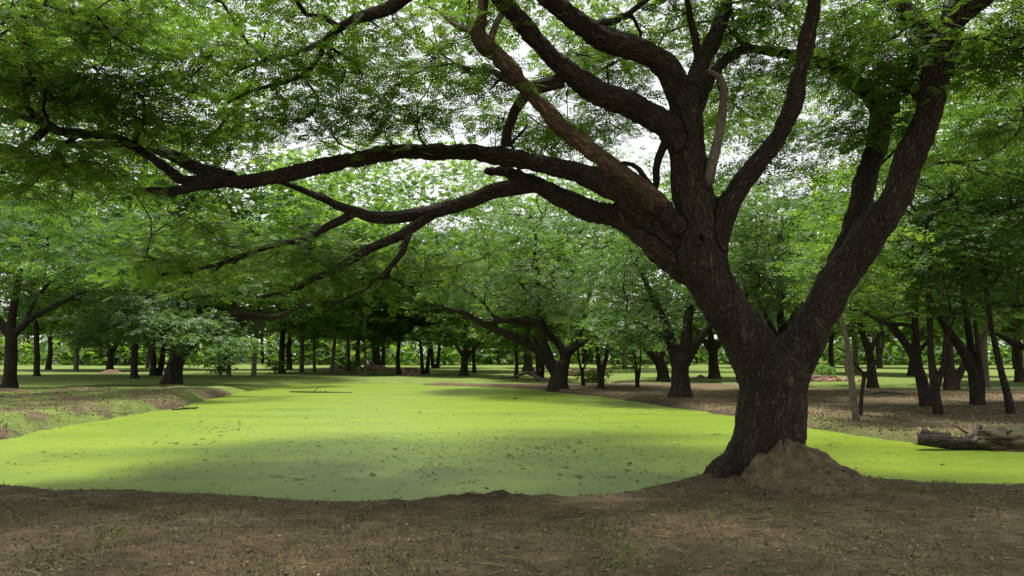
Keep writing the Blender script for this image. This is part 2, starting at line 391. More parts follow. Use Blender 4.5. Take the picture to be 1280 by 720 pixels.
T_MID = leaf_template(2, 0.26, 0.19, 0.072, 55)
T_BROAD = leaf_template(2, 0.24, 0.22, 0.105, 58, 0.3)
T_ONE = (np.array([[0, 0, 0], [.4, .22, .03], [1, 0, -.1], [.4, -.22, .0]], float), np.array([[0, 1, 2, 3]]))
T_FAR = leaf_template(1, 0.25, 0.36, 0.17, 55)

def leaves_mesh(name, C, D, size, tmpl, material, rng, tilt=0.35, tint=None):
    """C centres, D horizontal heading angle per leaf"""
    TV, TF = tmpl; n = len(C)
    if tint is None: tint = rng.random(n)
    pitch = rng.normal(-0.18, tilt, n); roll = rng.normal(0, tilt * 1.2, n)
    ca, sa, cp, sp, cr, sr = np.cos(D), np.sin(D), np.cos(pitch), np.sin(pitch), np.cos(roll), np.sin(roll)
    ex = np.stack([ca * cp, sa * cp, sp], 1)
    ey0 = np.stack([-sa, ca, 0 * ca], 1); ez0 = np.cross(ex, ey0)
    ey = ey0 * cr[:, None] + ez0 * sr[:, None]; ez = ez0 * cr[:, None] - ey0 * sr[:, None]
    S = size[:, None, None]
    V = C[:, None] + S * (TV[None, :, 0:1] * ex[:, None] + TV[None, :, 1:2] * ey[:, None] + TV[None, :, 2:3] * ez[:, None])
    k = len(TV); Fq = (TF[None] + (np.arange(n) * k)[:, None, None]).reshape(-1, 4)
    return mesh_quads(name, V.reshape(-1, 3), Fq, [material], tint=np.repeat(tint, len(TF)))

# ------------------------------------------------------------------ growing branches towards points of the crown
def grow(limbs, targets, rng, step=0.35, tip_r=0.006, avoid_low=0.0, wig=0.10):
    """limbs: list of arrays (n,4) x y z r. Returns branch paths [(P,R)], end directions at targets"""
    pos = [l[:, :3] for l in limbs]; base_r = np.concatenate([l[:, 3] for l in limbs])
    P = np.vstack(pos); T0 = np.vstack([np.gradient(p, axis=0) for p in pos]); T0 /= np.linalg.norm(T0, axis=1, keepdims=True) + 1e-9
    par = np.full(len(P), -1)
    nmax = len(P) + len(targets) * 60
    A = np.zeros((nmax, 3)); A[:len(P)] = P; D = np.zeros((nmax, 3)); D[:len(P)] = T0
    fixed = len(P); cnt = len(P); parent = np.full(nmax, -1)
    pen = np.zeros(nmax); pen[:cnt] = avoid_low * np.clip(base_r / (base_r.max() + 1e-9) - 0.45, 0, 1)
    root = P[0]
    d0 = np.min(np.linalg.norm(P[None, ::3] - targets[:, None], axis=2), axis=1)
    order = np.argsort(d0 + rng.normal(0, 0.15 * d0.std() + 1e-6, len(d0)))
    paths = []; dirs = np.zeros((len(targets), 3))
    for ti in order:
        t = targets[ti]; v = t - A[:cnt]; d = np.linalg.norm(v, axis=1) + 1e-6
        cosang = np.sum(v * D[:cnt], 1) / d
        cost = d * (1.25 - 0.35 * cosang) + 0.25 * np.maximum(0, -v[:, 2]) + pen[:cnt]
        s = int(np.argmin(cost)); L = d[s]; m = max(2, min(50, int(L / step) + 1))
        tt = np.linspace(0, 1, m + 1)[1:, None]
        c1 = A[s] + D[s] * L * 0.38; c2 = t - (v[s] * 0.25 + np.array([0, 0, 0.05 * L]))
        pts = A[s] * (1 - tt) ** 3 + 3 * c1 * tt * (1 - tt) ** 2 + 3 * c2 * tt ** 2 * (1 - tt) + t * tt ** 3
        pts[:-1] += rng.normal(0, wig * step, (m - 1, 3)) if m > 1 else 0
        i0 = cnt; A[cnt:cnt + m] = pts; parent[cnt] = s; parent[cnt + 1:cnt + m] = np.arange(cnt, cnt + m - 1)
        full = np.vstack([A[s], pts]); dr = np.diff(full, axis=0); dr /= np.linalg.norm(dr, axis=1, keepdims=True) + 1e-9
        D[cnt:cnt + m] = dr; cnt += m; dirs[ti] = dr[-1]
        paths.append((s, i0, m))
    w = np.zeros(cnt)
    for s, i0, m in paths: w[i0 + m - 1] += 1
    for i in range(cnt - 1, fixed - 1, -1):
        if parent[i] >= 0: w[parent[i]] += w[i]
    r = np.zeros(cnt); r[:fixed] = base_r
    r[fixed:] = tip_r * np.maximum(w[fixed:], 1) ** 0.45
    for i in range(fixed, cnt): r[i] = min(r[i], 0.9 * r[parent[i]])
    out = []
    for s, i0, m in paths:
        Pp = np.vstack([A[s], A[i0:i0 + m]]); Rr = np.concatenate([[min(r[s], r[i0] * 1.15)], r[i0:i0 + m]])
        out.append((Pp, Rr))
    return out, dirs

def sample_ell(rng, ells, shell=0.5, mind=0.0, top=0.0):
    """points in ellipsoids (cx,cy,cz,rx,ry,rz,n); shell pulls them outwards"""
    pts = []
    for cx, cy, cz, rx, ry, rz, k in ells:
        got = 0; tries = 0
        while got < k and tries < k * 30:
            tries += 1
            v = rng.normal(size=3); v /= np.linalg.norm(v)
            if top and v[2] < 0 and rng.random() < top: v[2] = -v[2]
            rad = rng.random() ** (1 / 3); rad = rad * (1 - shell) + (rad ** 0.3) * shell
            p = np.array([cx, cy, cz]) + v * rad * np.array([rx, ry, rz])
            if mind and pts and np.min(np.sum((np.array(pts[-400:]) - p) ** 2, 1)) < mind * mind: continue
            pts.append(p); got += 1
    return np.array(pts)

def spray(rng, tips, dirs, per, rad, flat, size, backing=0.5):
    """flat leafy sprays round each branch end"""
    n = len(tips) * per
    t = np.repeat(tips, per, 0); d = np.repeat(dirs, per, 0)
    u = rng.random(n) ** 0.6; a = rng.random(n) * 2 * np.pi
    off = np.stack([np.cos(a) * u * rad, np.sin(a) * u * rad, rng.normal(0, flat, n) - 0.10 * rad * u ** 2], 1)
    C = t + off + d * (rng.random(n)[:, None] - backing) * rad
    head = a + rng.normal(0, 0.7, n)
    clump = np.repeat(rng.normal(0, 0.16, len(tips)), per)
    tint = np.clip(rng.normal(0.42, 0.16, n) + clump, 0, 1)
    return C, head, size * (0.75 + 0.5 * rng.random(n)), tint

def fuse(limbs, voxel, smooth_it, sides=14, rough=0.06, seed=0, roots=None, ref=(0.3, 1, 0.1)):
    """limbs (rows x y z r, local) grown into one skin; returns V, N, F, owner index, bark coordinates"""
    bag = Bag()
    for k, l in enumerate(limbs): bag.tube(l[:, :3], l[:, 3], sides, rough, k + seed)
    for k, l in enumerate(roots or []): bag.tube(l[:, :3], l[:, 3], 10, .1, k + seed + 90)
    tmp = link('tmp_wood', bag.mesh('tmp_wood', []))
    md = tmp.modifiers.new('r', 'REMESH'); md.mode = 'VOXEL'; md.voxel_size = voxel
    ms = tmp.modifiers.new('s', 'SMOOTH'); ms.factor = 0.5; ms.iterations = smooth_it
    bpy.context.view_layer.update()
    ev = tmp.evaluated_get(bpy.context.evaluated_depsgraph_get()); fm = bpy.data.meshes.new_from_object(ev)
    nv = len(fm.vertices); V = np.zeros(nv * 3); fm.vertices.foreach_get('co', V); V = V.reshape(-1, 3)
    Nn = np.zeros(nv * 3); fm.vertices.foreach_get('normal', Nn); Nn = Nn.reshape(-1, 3)
    nf = len(fm.polygons); Fq = np.zeros(nf * 4, np.int32); fm.loops.foreach_get('vertex_index', Fq); Fq = Fq.reshape(-1, 4)
    old = tmp.data; bpy.data.objects.remove(tmp); bpy.data.meshes.remove(old); bpy.data.meshes.remove(fm)
    segP, segT, segL, segI, segR = [], [], [], [], []
    for k, l in enumerate(limbs):
        st = 3 if len(l) > 40 else 1
        p = l[::st, :3]; t = np.gradient(p, axis=0); t /= np.linalg.norm(t, axis=1, keepdims=True)
        segP.append(p); segT.append(t); segI.append(np.full(len(p), k)); segR.append(l[::st, 3])
        segL.append(np.concatenate([[0], np.cumsum(np.linalg.norm(np.diff(p, axis=0), axis=1))]) + k * 1.9)
    segP, segT, segI, segL, segR = map(np.concatenate, (segP, segT, segI, segL, segR))
    own = np.zeros(nv, int); bc = np.zeros((nv, 3))
    for a in range(0, nv, 4000):
        q = V[a:a + 4000]; d = np.linalg.norm(q[:, None] - segP[None], axis=2) / (segR[None] + 0.02); j = np.argmin(d, 1)
        own[a:a + 4000] = segI[j]; w = q - segP[j]; al = np.sum(w * segT[j], 1); rad = w - al[:, None] * segT[j]
        ax = np.cross(segT[j], np.array(ref)); ax /= np.linalg.norm(ax, axis=1, keepdims=True); bx = np.cross(segT[j], ax)
        bc[a:a + 4000] = np.stack([np.sum(rad * ax, 1), np.sum(rad * bx, 1), (segL[j] + al) * 0.34], 1)
    return V, Nn, Fq, own, bc
def root_lobes(r, h0, rg, k=6):
    out = []
    for q in range(k):
        a = (q + rg.uniform(-.3, .3)) * 2 * math.pi / k; d = np.array([math.cos(a), math.sin(a), 0])
        ln = r * rg.uniform(1.25, 1.6)
        out.append(resample(np.array([[*(d * r * .35 + [0, 0, h0 * 1.5]), r * .42], [*(d * r * .75 + [0, 0, h0 * .7]), r * .4], [*(d * ln * .8 + [0, 0, h0 * .18]), r * .32], [*(d * ln + [0, 0, -.15]), r * .2]]), .12))
    return out

# ================================================================== THE BIG TREE ON THE NEAR BANK
K = 1 / FPX
def trace(rows, off=0.0):
    """rows (px, py, radius in px, Y) -> x y z r in metres"""
    out = []
    for px, py, rp, Yd in rows:
        p = at(px, py, Yd + off); out.append([*p, rp * (Yd + off) * K])
    return np.array(out)
BIG = {
 'trunk': [(950, 640, 60, 9.9), (948, 612, 54, 9.9), (953, 590, 46, 9.9), (958, 555, 42, 9.9), (961, 515, 41, 9.9), (962, 480, 41, 9.9), (962, 458, 39, 9.9), (962, 446, 32, 9.9)],
 'stem_l': [(955, 470, 33, 9.9), (937, 430, 31, 9.88), (915, 396, 30, 9.85), (895, 360, 30, 9.82), (880, 322, 30, 9.78), (870, 280, 28, 9.76), (865, 240, 25, 9.73), (861, 200, 22.5, 9.7), (857, 150, 19.5, 9.65), (850, 112, 18.5, 9.6)],
 'limb_a': [(852, 120, 20, 9.6), (832, 84, 18, 9.5), (798, 64, 17, 9.35), (760, 50, 17, 9.15), (722, 26, 16, 8.95), (690, 2, 16, 8.75), (650, -35, 13, 8.5), (590, -80, 10, 8.2), (520, -130, 6, 7.9)],
 'limb_a2': [(860, 140, 17, 9.65), (872, 90, 13, 9.75), (893, 42, 11, 9.9), (908, 2, 10, 10.1), (925, -50, 8, 10.3), (930, -110, 5, 10.5)],
 'limb_b': [(862, 195, 22, 9.7), (836, 157, 19, 9.6), (792, 131, 18, 9.4), (746, 115, 17, 9.2), (706, 86, 15, 9.0), (670, 50, 13, 8.8), (640, 14, 12, 8.6), (612, -15, 10, 8.4), (570, -70, 7, 8.1)],
 'limb_c': [(884, 316, 13, 9.85), (850, 284, 14, 9.66), (806, 240, 13, 9.42), (764, 206, 12.5, 9.25), (722, 176, 11.5, 9.1), (692, 150, 11, 9.0), (662, 116, 10.5, 8.9), (640, 86, 10.5, 8.8), (614, 64, 12.5, 8.75), (600, 46, 12.5, 8.7), (603, 18, 8, 8.65), (606, -20, 6, 8.6), (600, -70, 4, 8.5)],
 'limb_d': [(850, 300, 24, 9.85), (815, 270, 21, 9.95), (780, 246, 19, 10.1), (740, 222, 17, 10.25), (700, 208, 15, 10.4), (650, 198, 14, 10.55), (590, 191, 13, 10.7), (530, 190, 12, 10.85), (480, 193, 12, 10.95), (430, 203, 11.5, 11.0), (390, 211, 11.5, 11.0), (340, 221, 11, 11.0), (300, 227, 10, 11.0), (262, 222, 8.5, 10.95), (228, 224, 7.5, 10.9), (198, 202, 7.5, 10.8), (168, 184, 7, 10.7), (140, 171, 7, 10.6), (105, 168, 7, 10.5), (62, 160, 6.5, 10.4), (36, 136, 6, 10.25), (14, 106, 4.5, 10.1), (-30, 80, 3.5, 9.9)],
 'limb_e': [(868, 335, 30, 9.9), (832, 312, 26, 10.0), (806, 292, 22, 10.15), (770, 272, 18, 10.35), (735, 261, 17, 10.5), (705, 248, 15.5, 10.65), (680, 236, 13, 10.8), (655, 224, 10, 10.9), (628, 214, 8, 11.0), (604, 213, 6, 11.1)],
 'stem_r': [(976, 474, 32, 9.9), (994, 436, 28, 9.9), (1019, 396, 23, 9.87), (1043, 360, 22, 9.83), (1076, 312, 21.5, 9.78), (1104, 270, 20, 9.7), (1127, 226, 18.5, 9.6), (1146, 178, 17.5, 9.5), (1162, 122, 17, 9.4), (1178, 66, 17, 9.3), (1192, 20, 17, 9.2), (1205, -25, 16, 9.1), (1220, -90, 13, 8.9), (1240, -170, 8, 8.7)],
 'stem_r2': [(1024, 392, 17, 9.95), (1045, 340, 15.5, 10.1), (1064, 290, 14.5, 10.25), (1081, 240, 14, 10.4), (1093, 192, 13.5, 10.5), (1100, 158, 13.5, 10.6), (1097, 132, 12.5, 10.7), (1070, 104, 10.5, 10.75), (1030, 80, 9, 10.75), (985, 67, 7.5, 10.7), (935, 58, 6, 10.65), (918, 38, 4, 10.6), (914, 10, 3, 10.6), (905, -30, 2.2, 10.5)],
 'stem_m': [(890, 322, 18, 9.75), (904, 276, 15, 9.6), (924, 236, 13.5, 9.5), (946, 206, 13, 9.4), (966, 178, 12.5, 9.3), (984, 146, 12, 9.2), (995, 110, 11.5, 9.1), (1003, 72, 11, 9.0), (1011, 36, 10, 8.9), (1018, -2, 9.5, 8.8), (1028, -60, 8, 8.7), (1040, -120, 5, 8.6)],
}
BIG2 = {   # lesser limbs, too thin for the fused wood
 'e2': ('bark', [(668, 230, 9, 10.85), (620, 238, 7.5, 11.0), (590, 250, 7, 11.1), (550, 262, 7, 11.2), (510, 270, 6.5, 11.3), (470, 272, 6, 11.4), (440, 263, 5, 11.45), (410, 251, 4, 11.5), (375, 236, 3, 11.5), (345, 226, 2, 11.5)]),
 'e3': ('bark', [(545, 264, 5.5, 11.2), (500, 294, 5, 11.2), (460, 312, 4.5, 11.15), (425, 334, 3.8, 11.1), (390, 350, 3, 11.0), (355, 366, 2.2, 10.9), (320, 372, 1.6, 10.8)]),
 'e4': ('bark', [(445, 265, 4.5, 11.45), (412, 283, 4, 11.5), (380, 299, 3.5, 11.6), (340, 307, 3, 11.7), (290, 325, 2.4, 11.8), (240, 338, 1.6, 11.9), (190, 345, 1.2, 12)]),
 'e5': ('bark', [(512, 288, 4, 11.2), (503, 315, 3.2, 11.1), (480, 342, 2.6, 11.0), (445, 368, 2.0, 10.9), (415, 380, 1.4, 10.8)]),
 'b2': ('bark', [(704, 100, 10, 9.05), (682, 106, 9.5, 9.1), (662, 112, 9, 9.2), (644, 138, 7, 9.3), (634, 165, 6.5, 9.4), (632, 183, 7.5, 9.45)]),
 'c2': ('deadwood', [(604, 52, 7, 8.72), (588, 40, 4.5, 8.75), (572, 34, 3.5, 8.8), (556, 20, 2.6, 8.9), (536, 8, 1.8, 9.0)]),
 'c3': ('deadwood', [(612, 58, 5, 8.72), (620, 28, 4.2, 8.65), (634, 6, 4, 8.6), (652, -20, 3, 8.5)]),
 'c4': ('deadwood', [(642, 104, 5, 8.9), (610, 88, 4, 9.0), (590, 92, 3, 9.1), (570, 80, 2, 9.2)]),
 'dead': ('deadwood', [(884, 232, 7, 9.6), (893, 195, 6.5, 9.5), (901, 160, 6, 9.45), (904, 125, 5, 9.4), (900, 97, 4, 9.4), (884, 88, 2.6, 9.4)]),
 'a3': ('bark', [(876, 96, 7, 9.75), (872, 62, 6, 9.7), (864, 28, 5, 9.65), (858, -6, 4, 9.6), (850, -50, 3, 9.5)]),
 'a4': ('bark', [(868, 150, 9, 9.7), (882, 108, 8, 9.9), (905, 76, 7, 10.2), (935, 58, 6, 10.6)]),
 'a5': ('bark', [(738, 34, 6, 9.05), (768, 26, 5, 9.3), (790, 14, 4, 9.5), (812, -4, 3.5, 9.7), (840, -30, 2.5, 9.9)]),
 'd2': ('bark', [(290, 224, 8, 11.0), (250, 212, 6.5, 11.2), (212, 192, 6, 11.4), (175, 180, 5.5, 11.5), (150, 178, 5, 11.6), (110, 182, 4, 11.6), (76, 178, 3, 11.6)]),
 'd3': ('bark', [(275, 226, 7, 10.95), (245, 233, 5, 10.8), (212, 239, 4.5, 10.7), (180, 238, 3, 10.6)]),
 'd4': ('bark', [(58, 160, 5.5, 10.4), (44, 174, 5, 10.3), (22, 188, 4.5, 10.2), (-4, 186, 4, 10.1), (-50, 190, 3, 9.9)]),
 'd5': ('bark', [(52, 152, 5, 10.35), (34, 148, 4.5, 10.4), (14, 140, 4, 10.5), (-12, 134, 3.4, 10.6), (-60, 130, 2.6, 10.8)]),
 'd6': ('bark', [(34, 132, 4, 10.25), (31, 108, 3.4, 10.2), (26, 86, 3, 10.2), (8, 78, 2.4, 10.2), (-20, 60, 2, 10.2)]),
 't1': ('bark', [(512, -10, 11, 8.0), (482, 12, 9, 8.4), (450, 22, 7.5, 8.8), (425, 34, 6, 9.2), (405, 52, 4.5, 9.6), (370, 66, 3.5, 10), (330, 76, 2.5, 10.3), (290, 92, 1.8, 10.5)]),
 't2': ('bark', [(680, -12, 11, 8.7), (600, -45, 9, 8.4), (560, -25, 10, 8.2), (512, -10, 10, 8.0)]),
 't3': ('bark', [(405, 52, 4, 9.6), (392, 82, 3.4, 9.8), (365, 100, 3, 10), (320, 112, 2.4, 10.2), (285, 128, 1.8, 10.4)]),
 'stub': ('bark', [(1104, 140, 13, 10.62), (1115, 133, 11, 10.55), (1124, 131, 10, 10.5)]),
 'u1': ('bark', [(1180, 62, 12, 9.3), (1140, 20, 10, 9.6), (1110, -20, 8, 10), (1060, -70, 5, 10.5)]),
 'u2': ('bark', [(1190, 30, 12, 9.2), (1230, 0, 9, 9.0), (1270, -30, 7, 8.8), (1330, -60, 5, 8.4)]),
 'f1': ('bark', [(835, 170, 6, 9.6), (820, 210, 5, 9.8), (818, 236, 4, 10), (790, 205, 3, 10.3), (760, 210, 2.5, 10.6)]),
}
big_world = thing('rain_tree', (TREE_XY[0], TREE_XY[1], 0), 'huge forked tree leaning over the pond from the near bank', 'tree')
ROOT = np.array([TREE_XY[0], TREE_XY[1], 0.0])
big_tr = {k: resample(trace(v), 0.06) for k, v in BIG.items()}
for k_, f_ in (('limb_a', .92), ('limb_a2', .9), ('limb_d', .88), ('limb_e', .86), ('limb_b', .95)): big_tr[k_][:, 3] *= f_
for q_, l_ in enumerate(big_tr.values()):                      # limbs are never drawn with a ruler
    n_ = np.arange(len(l_)) * .06; e_ = np.clip(np.arange(len(l_)) / 12, 0, 1)
    for ax_ in range(3): l_[:, ax_] += e_ * l_[:, 3] * .28 * fbm(np.stack([n_ * 1.9, n_ * 0 + q_ * 7.3, n_ * 0 + ax_ * 3.1], 1), 2, 91)
    l_[:, 3] *= 1 + .12 * fbm(np.stack([n_ * 2.6, n_ * 0 + q_ * 5.1, n_ * 0], 1), 2, 92)
big_roots = []
# root flare
for a_, ln, r0 in ((200, 0.58, .17), (250, 0.66, .16), (300, 0.7, .15), (165, 0.62, .15), (110, .7, .15), (40, .7, .15), (345, .75, .15)):
    d = np.array([math.cos(R(a_)), math.sin(R(a_)) * .9, 0])
    rows = np.array([[*(d * 0.20 + [0, 0, .55]), r0 * 1.2], [*(d * .40 + [0, 0, .26]), r0 * 1.15], [*(d * .62 + [0, 0, .08]), r0], [*(d * ln * 1.1 + [0, 0, -.1]), r0 * .6]])
    big_roots.append(resample(rows, .06))
loc_l = [np.c_[l[:, :3] - ROOT, l[:, 3]] for l in big_tr.values()]
V, Nn, Fq, own, bc = fuse(loc_l, 0.026, 7, 20, 0.05, 0, big_roots)
vert_ = np.isin(own, [list(BIG).index(q) for q in ('trunk', 'stem_l', 'stem_r')])
bc[vert_] = (V * [1, 1, .36])[vert_]
rid = 1 - np.abs(fbm(V * [8, 8, 3.0] + 0.4 * np.stack([fbm(V * 3, 2, 36)] * 3, 1), 3, 31)) * 2.6
rid = rid - rid.mean() - 0.25
V = V + Nn * (0.022 * rid + 0.012 * fbm(V * [15, 15, 7], 2, 35) + 0.02 * fbm(V * 3.0, 3, 33) + 0.006 * fbm(V * 14, 2, 34))[:, None]
names = list(BIG.keys())
fown = own[Fq[:, 0]]
ic_, is_ = names.index('limb_c'), names.index('stem_l')
fc_ = V[Fq[:, 0]]; foot_ = big_tr['limb_c'][0, :3] - ROOT
swap = (fown == ic_) & (np.linalg.norm(fc_ - foot_, axis=1) < 0.95 + 0.9 * fbm(fc_ * 5, 3, 88))
fown[swap] = is_
part_of = {'trunk': 'trunk', 'stem_l': 'trunk', 'stem_r': 'trunk', 'limb_a': 'limb', 'limb_a2': 'limb', 'limb_b': 'limb', 'limb_c': 'limb', 'limb_d': 'limb', 'limb_e': 'limb', 'stem_r2': 'limb', 'stem_m': 'limb'}
def submesh(name, sel, material):
    f = Fq[sel]; u, inv = np.unique(f.ravel(), return_inverse=True)
    return mesh_quads(name, V[u], inv.reshape(-1, 4), [material], bark=bc[u], smooth=True)
sel = np.isin(fown, [i for i, nm in enumerate(names) if part_of[nm] == 'trunk'])
trunk_o = link('trunk', submesh('trunk', sel, M['bark']), big_world)
for i, nm in enumerate(names):
    if part_of[nm] == 'limb' and (fown == i).any():
        o = link('limb', submesh('limb', fown == i, M['bark_peeled'] if nm == 'limb_c' else M['bark']), big_world)
        if nm == 'limb_c': o['label'] = 'bare limb with peeled brown wood'
small_tr = {}
for k, (nm, (mt, rows)) in enumerate(BIG2.items()):
    l = resample(trace(rows), 0.12); l[:, 3] *= 1.3 if nm in ('e3', 'e4', 'e5', 'e2', 'd2', 'd3') else 1.0; small_tr[nm] = l
    l = l.copy(); l[1:-1, :3] += rng.normal(0, 0.006, (len(l) - 2, 3))
    b = Bag(); b.tube(l[:, :3] - ROOT, l[:, 3], 10, 0.12, k + 40)
    o = link('limb', b.mesh('limb', [M[mt]]), big_world)
    if nm == 'dead': o['label'] = 'bleached dead branch'
# knot hole on the left stem
kc = at(877, 299, 9.42) - ROOT
b = Bag(); t = np.linspace(0, 2 * np.pi, 19)
ringp = np.stack([kc[0] + 0.050 * np.cos(t) * (1 + .2 * np.sin(3 * t)), kc[1] + 0.012 * np.sin(2 * t), kc[2] + 0.066 * np.sin(t)], 1)
b.tube(ringp, np.full(19, 0.024) + .01 * np.sin(2 * t), 8, .5, 5, cap=False)
knot = link('knot', b.mesh('knot', [M['bark']]), big_world)
m, n, out = mat('painted hole shade'); princ(n, out, (0.012, 0.009, 0.007), 1.0, None, 0); M['hole_shade'] = m
cV = np.vstack([[kc[0], kc[1] + .004, kc[2]], ringp + [0, .004, 0]]); cF = np.array([[0, i + 2, i + 1] for i in range(18)])  # flat near-black disc, the dark inside of the knot hole painted on
link('hole_shade', mesh_quads('hole_shade', cV, cF, [M['hole_shade']]), knot)

# crown of the big tree: where its leaf clumps hang
def pe(px, py, rx, ry, Yd, rY, k):
    p = at(px, py, Yd); return (*p, rx * Yd * K, rY, ry * Yd * K, k)
clumps = [
 pe(60, 60, 130, 60, 9.5, 1.6, 42), pe(30, 120, 110, 40, 10.3, 1.4, 26), pe(150, 150, 110, 40, 10.6, 1.4, 18), pe(240, 140, 100, 45, 10.8, 1.6, 17),
 pe(180, 20, 120, 40, 10.2, 1.5, 22), pe(330, 120, 100, 40, 10.6, 1.6, 22), pe(430, 150, 80, 30, 10.6, 1.5, 14), pe(360, 40, 90, 35, 9.8, 1.5, 16),
 pe(480, 80, 90, 50, 9.6, 1.5, 20), pe(560, 130, 70, 40, 9.8, 1.6, 14), pe(740, 150, 60, 25, 11.2, 1.5, 12), pe(660, 170, 60, 20, 11.2, 1.4, 9),
 pe(280, 290, 130, 36, 11.7, 1.3, 34), pe(210, 330, 110, 30, 11.9, 1.3, 24), pe(400, 315, 100, 30, 11.1, 1.2, 22), pe(480, 330, 80, 40, 11.0, 1.2, 18), pe(350, 360, 90, 18, 10.9, 1.1, 5),
 pe(560, 300, 60, 28, 11.2, 1.1, 8), pe(120, 230, 90, 30, 10.6, 1.3, 18), pe(30, 215, 70, 25, 10.1, 1.2, 12), pe(250, 180, 80, 20, 11.4, 1.4, 12),
 pe(540, 20, 80, 40, 9.0, 1.4, 14), pe(730, 70, 70, 35, 10.5, 1.6, 14), pe(800, 20, 70, 35, 10.5, 1.6, 14), pe(930, 100, 60, 35, 11.2, 1.5, 12),
 pe(950, 25, 60, 25, 10.2, 1.4, 14), pe(1060, 40, 70, 40, 10.3, 1.4, 22), pe(1120, 95, 55, 35, 9.9, 1.2, 14), pe(1230, 60, 60, 50, 9.6, 1.4, 20), pe(1260, 150, 40, 60, 9.6, 1.2, 10), pe(1080, 150, 40, 30, 10.2, 1.0, 8),
]
clumps = [(c_[0], c_[1] + (.7 if c_[0] < -.5 and c_[2] < 3.9 else 0), *c_[2:6], int(c_[6] * (0.85 if c_[0] > -0.5 else 0.5 if c_[2] < 3.9 else 0.62))) for c_ in clumps]
tg = sample_ell(rng, clumps, 0.2, 0.2)
# the rest of the umbrella above the frame and round the back
up = sample_ell(rng, [(0.5, 11.5, 8.6, 11.5, 7.5, 2.0, 520), (6.0, 5.0, 7.6, 6.5, 5.5, 1.6, 200), (-4, 4.0, 7.8, 7, 5, 1.4, 140), (-1.0, 16.0, 10.9, 6.5, 4.0, 1.5, 230)], 0.2, 0.35, 0.3)  # unseen leaves thickened overhead, last lobe added to shade the pond
up = up[fbm(up * 0.4, 2, 77) > -0.12]
up = up[(up[:, 2] - CAM_Z) / np.maximum(up[:, 1], .1) > 0.43]
up = up[(up[:, 0] > -1.5) | (rng.random(len(up)) < 0.75)]
nin = len(tg); tg = np.vstack([tg, up])
limbs = list(big_tr.values()) + list(small_tr.values())
limbs = [l[::4] for l in limbs if len(l) > 8]
paths, dirs = grow(limbs, tg, rng, 0.26, 0.0085, 2.5, 0.2)
b = Bag()
for k, (p, r) in enumerate(paths): b.tube(p - ROOT, r, 5, 0, k % 50, cap=False)
# leaf positions, with bare side twigs carrying them
tgi, diri = tg[:nin], dirs[:nin]
C, head, size, tint = spray(rng, tgi - ROOT, diri, 58, 0.52, 0.085, 1.0)
for i in range(nin):
    q = C[i * 58:(i + 1) * 58:8]
    for e in q:
        mid_ = (tg[i] - ROOT) * .5 + e * .5 + rng.normal(0, .03, 3)
        b.tube(np.array([tg[i] - ROOT - dirs[i] * .15, mid_, e]), [.0055, .004, .0025], 4, 0, i % 50, cap=False)
link('branches', b.mesh('branches', [M['bark_dark']]), big_world, kind='stuff')
link('crown', leaves_mesh('crown', C, head, size, T_NEAR, M['leaf'], rng, 0.32, tint), big_world, kind='stuff')
C, head, size, tint = spray(rng, tg[nin:] - ROOT, dirs[nin:], 28, 0.75, 0.12, 0.9)
link('crown', leaves_mesh('crown', C, head, size, T_MID, M['leaf'], rng, 0.32, tint), big_world, kind='stuff')
print('big tree leaves', len(C), 'branches', len(paths))

# earth heaped against its foot
def crag(px0=0): pass
mc = at(1008, 597, 9.46)
nr, na = 40, 90
rr = np.linspace(0, 1, nr); aa = np.linspace(0, 2 * np.pi, na, endpoint=False)
g_r, g_a = np.meshgrid(rr, aa, indexing='ij')
lx, ly = g_r * np.cos(g_a) * 0.86, g_r * np.sin(g_a) * 0.78
q = np.stack([lx.ravel() * 4, ly.ravel() * 4, g_r.ravel() * 0], 1)
apx = -0.26                                                   # summit leans on the trunk
rd = np.hypot(lx - apx * (1 - g_r), ly)
hgt = 0.53 * (0.55 * np.clip(1 - g_r ** 2.0, 0, 1) + 0.45 * np.clip(1 - g_r, 0, 1) ** 1.3) * (1 - 0.2 * g_r * np.cos(g_a))
hgt = hgt + (0.05 * fbm(q, 4, 41) + 0.05 * (0.6 - np.abs(fbm(np.stack([g_a.ravel() * 3.2, g_r.ravel() * 1.6, q[:, 2]], 1), 3, 42)) * 2) + 0.035 * fbm(q * 4, 3, 43) + 0.025 * (0.5 - np.abs(fbm(q * 6, 2, 44)))).reshape(hgt.shape) * np.clip((1 - g_r) * 3, 0, 1)
VX = lx + apx * (1 - g_r) ** 1.0; VV = np.stack([VX, ly, hgt - 0.07 - 0.06 * g_r], -1).reshape(-1, 3)
ii = np.arange(nr * na).reshape(nr, na)
FF = np.stack([ii[:-1], ii[1:], np.roll(ii[1:], -1, 1), np.roll(ii[:-1], -1, 1)], -1).reshape(-1, 4)
m, n, out = mat('dry heaped earth')
geo = n.nodes.new('ShaderNodeNewGeometry'); pos = geo.outputs['Position']
n1_, n2_ = noise(n, pos, 7, 6, 0.65), noise(n, pos, 45, 4, 0.7)
c = ramp(n, n1_, [(0.3, (0.092, 0.066, 0.042)), (0.5, (0.155, 0.114, 0.074)), (0.72, (0.25, 0.19, 0.128))])
c = mixc(n, 1.0, c, ramp(n, n2_, [(0.3, (0.7, 0.68, 0.66)), (0.7, (1.2, 1.2, 1.2))]), 'MULTIPLY')
princ(n, out, c, 0.95, bump(n, mixc(n, 0.5, n1_, n2_), 0.9, 0.05), 0.15); M['heap'] = m
o = link('earth_mound', mesh_quads('earth_mound', VV, FF, [M['heap']], smooth=True))
o.location = (mc[0], mc[1], hz(mc[0], mc[1]) + 0.0)
mound_o = o
rg = np.random.default_rng(17); kk = 520
ca_, cr_ = rg.uniform(0, 2 * np.pi, kk), np.clip(rg.normal(.95, .22, kk), .2, 1.6)
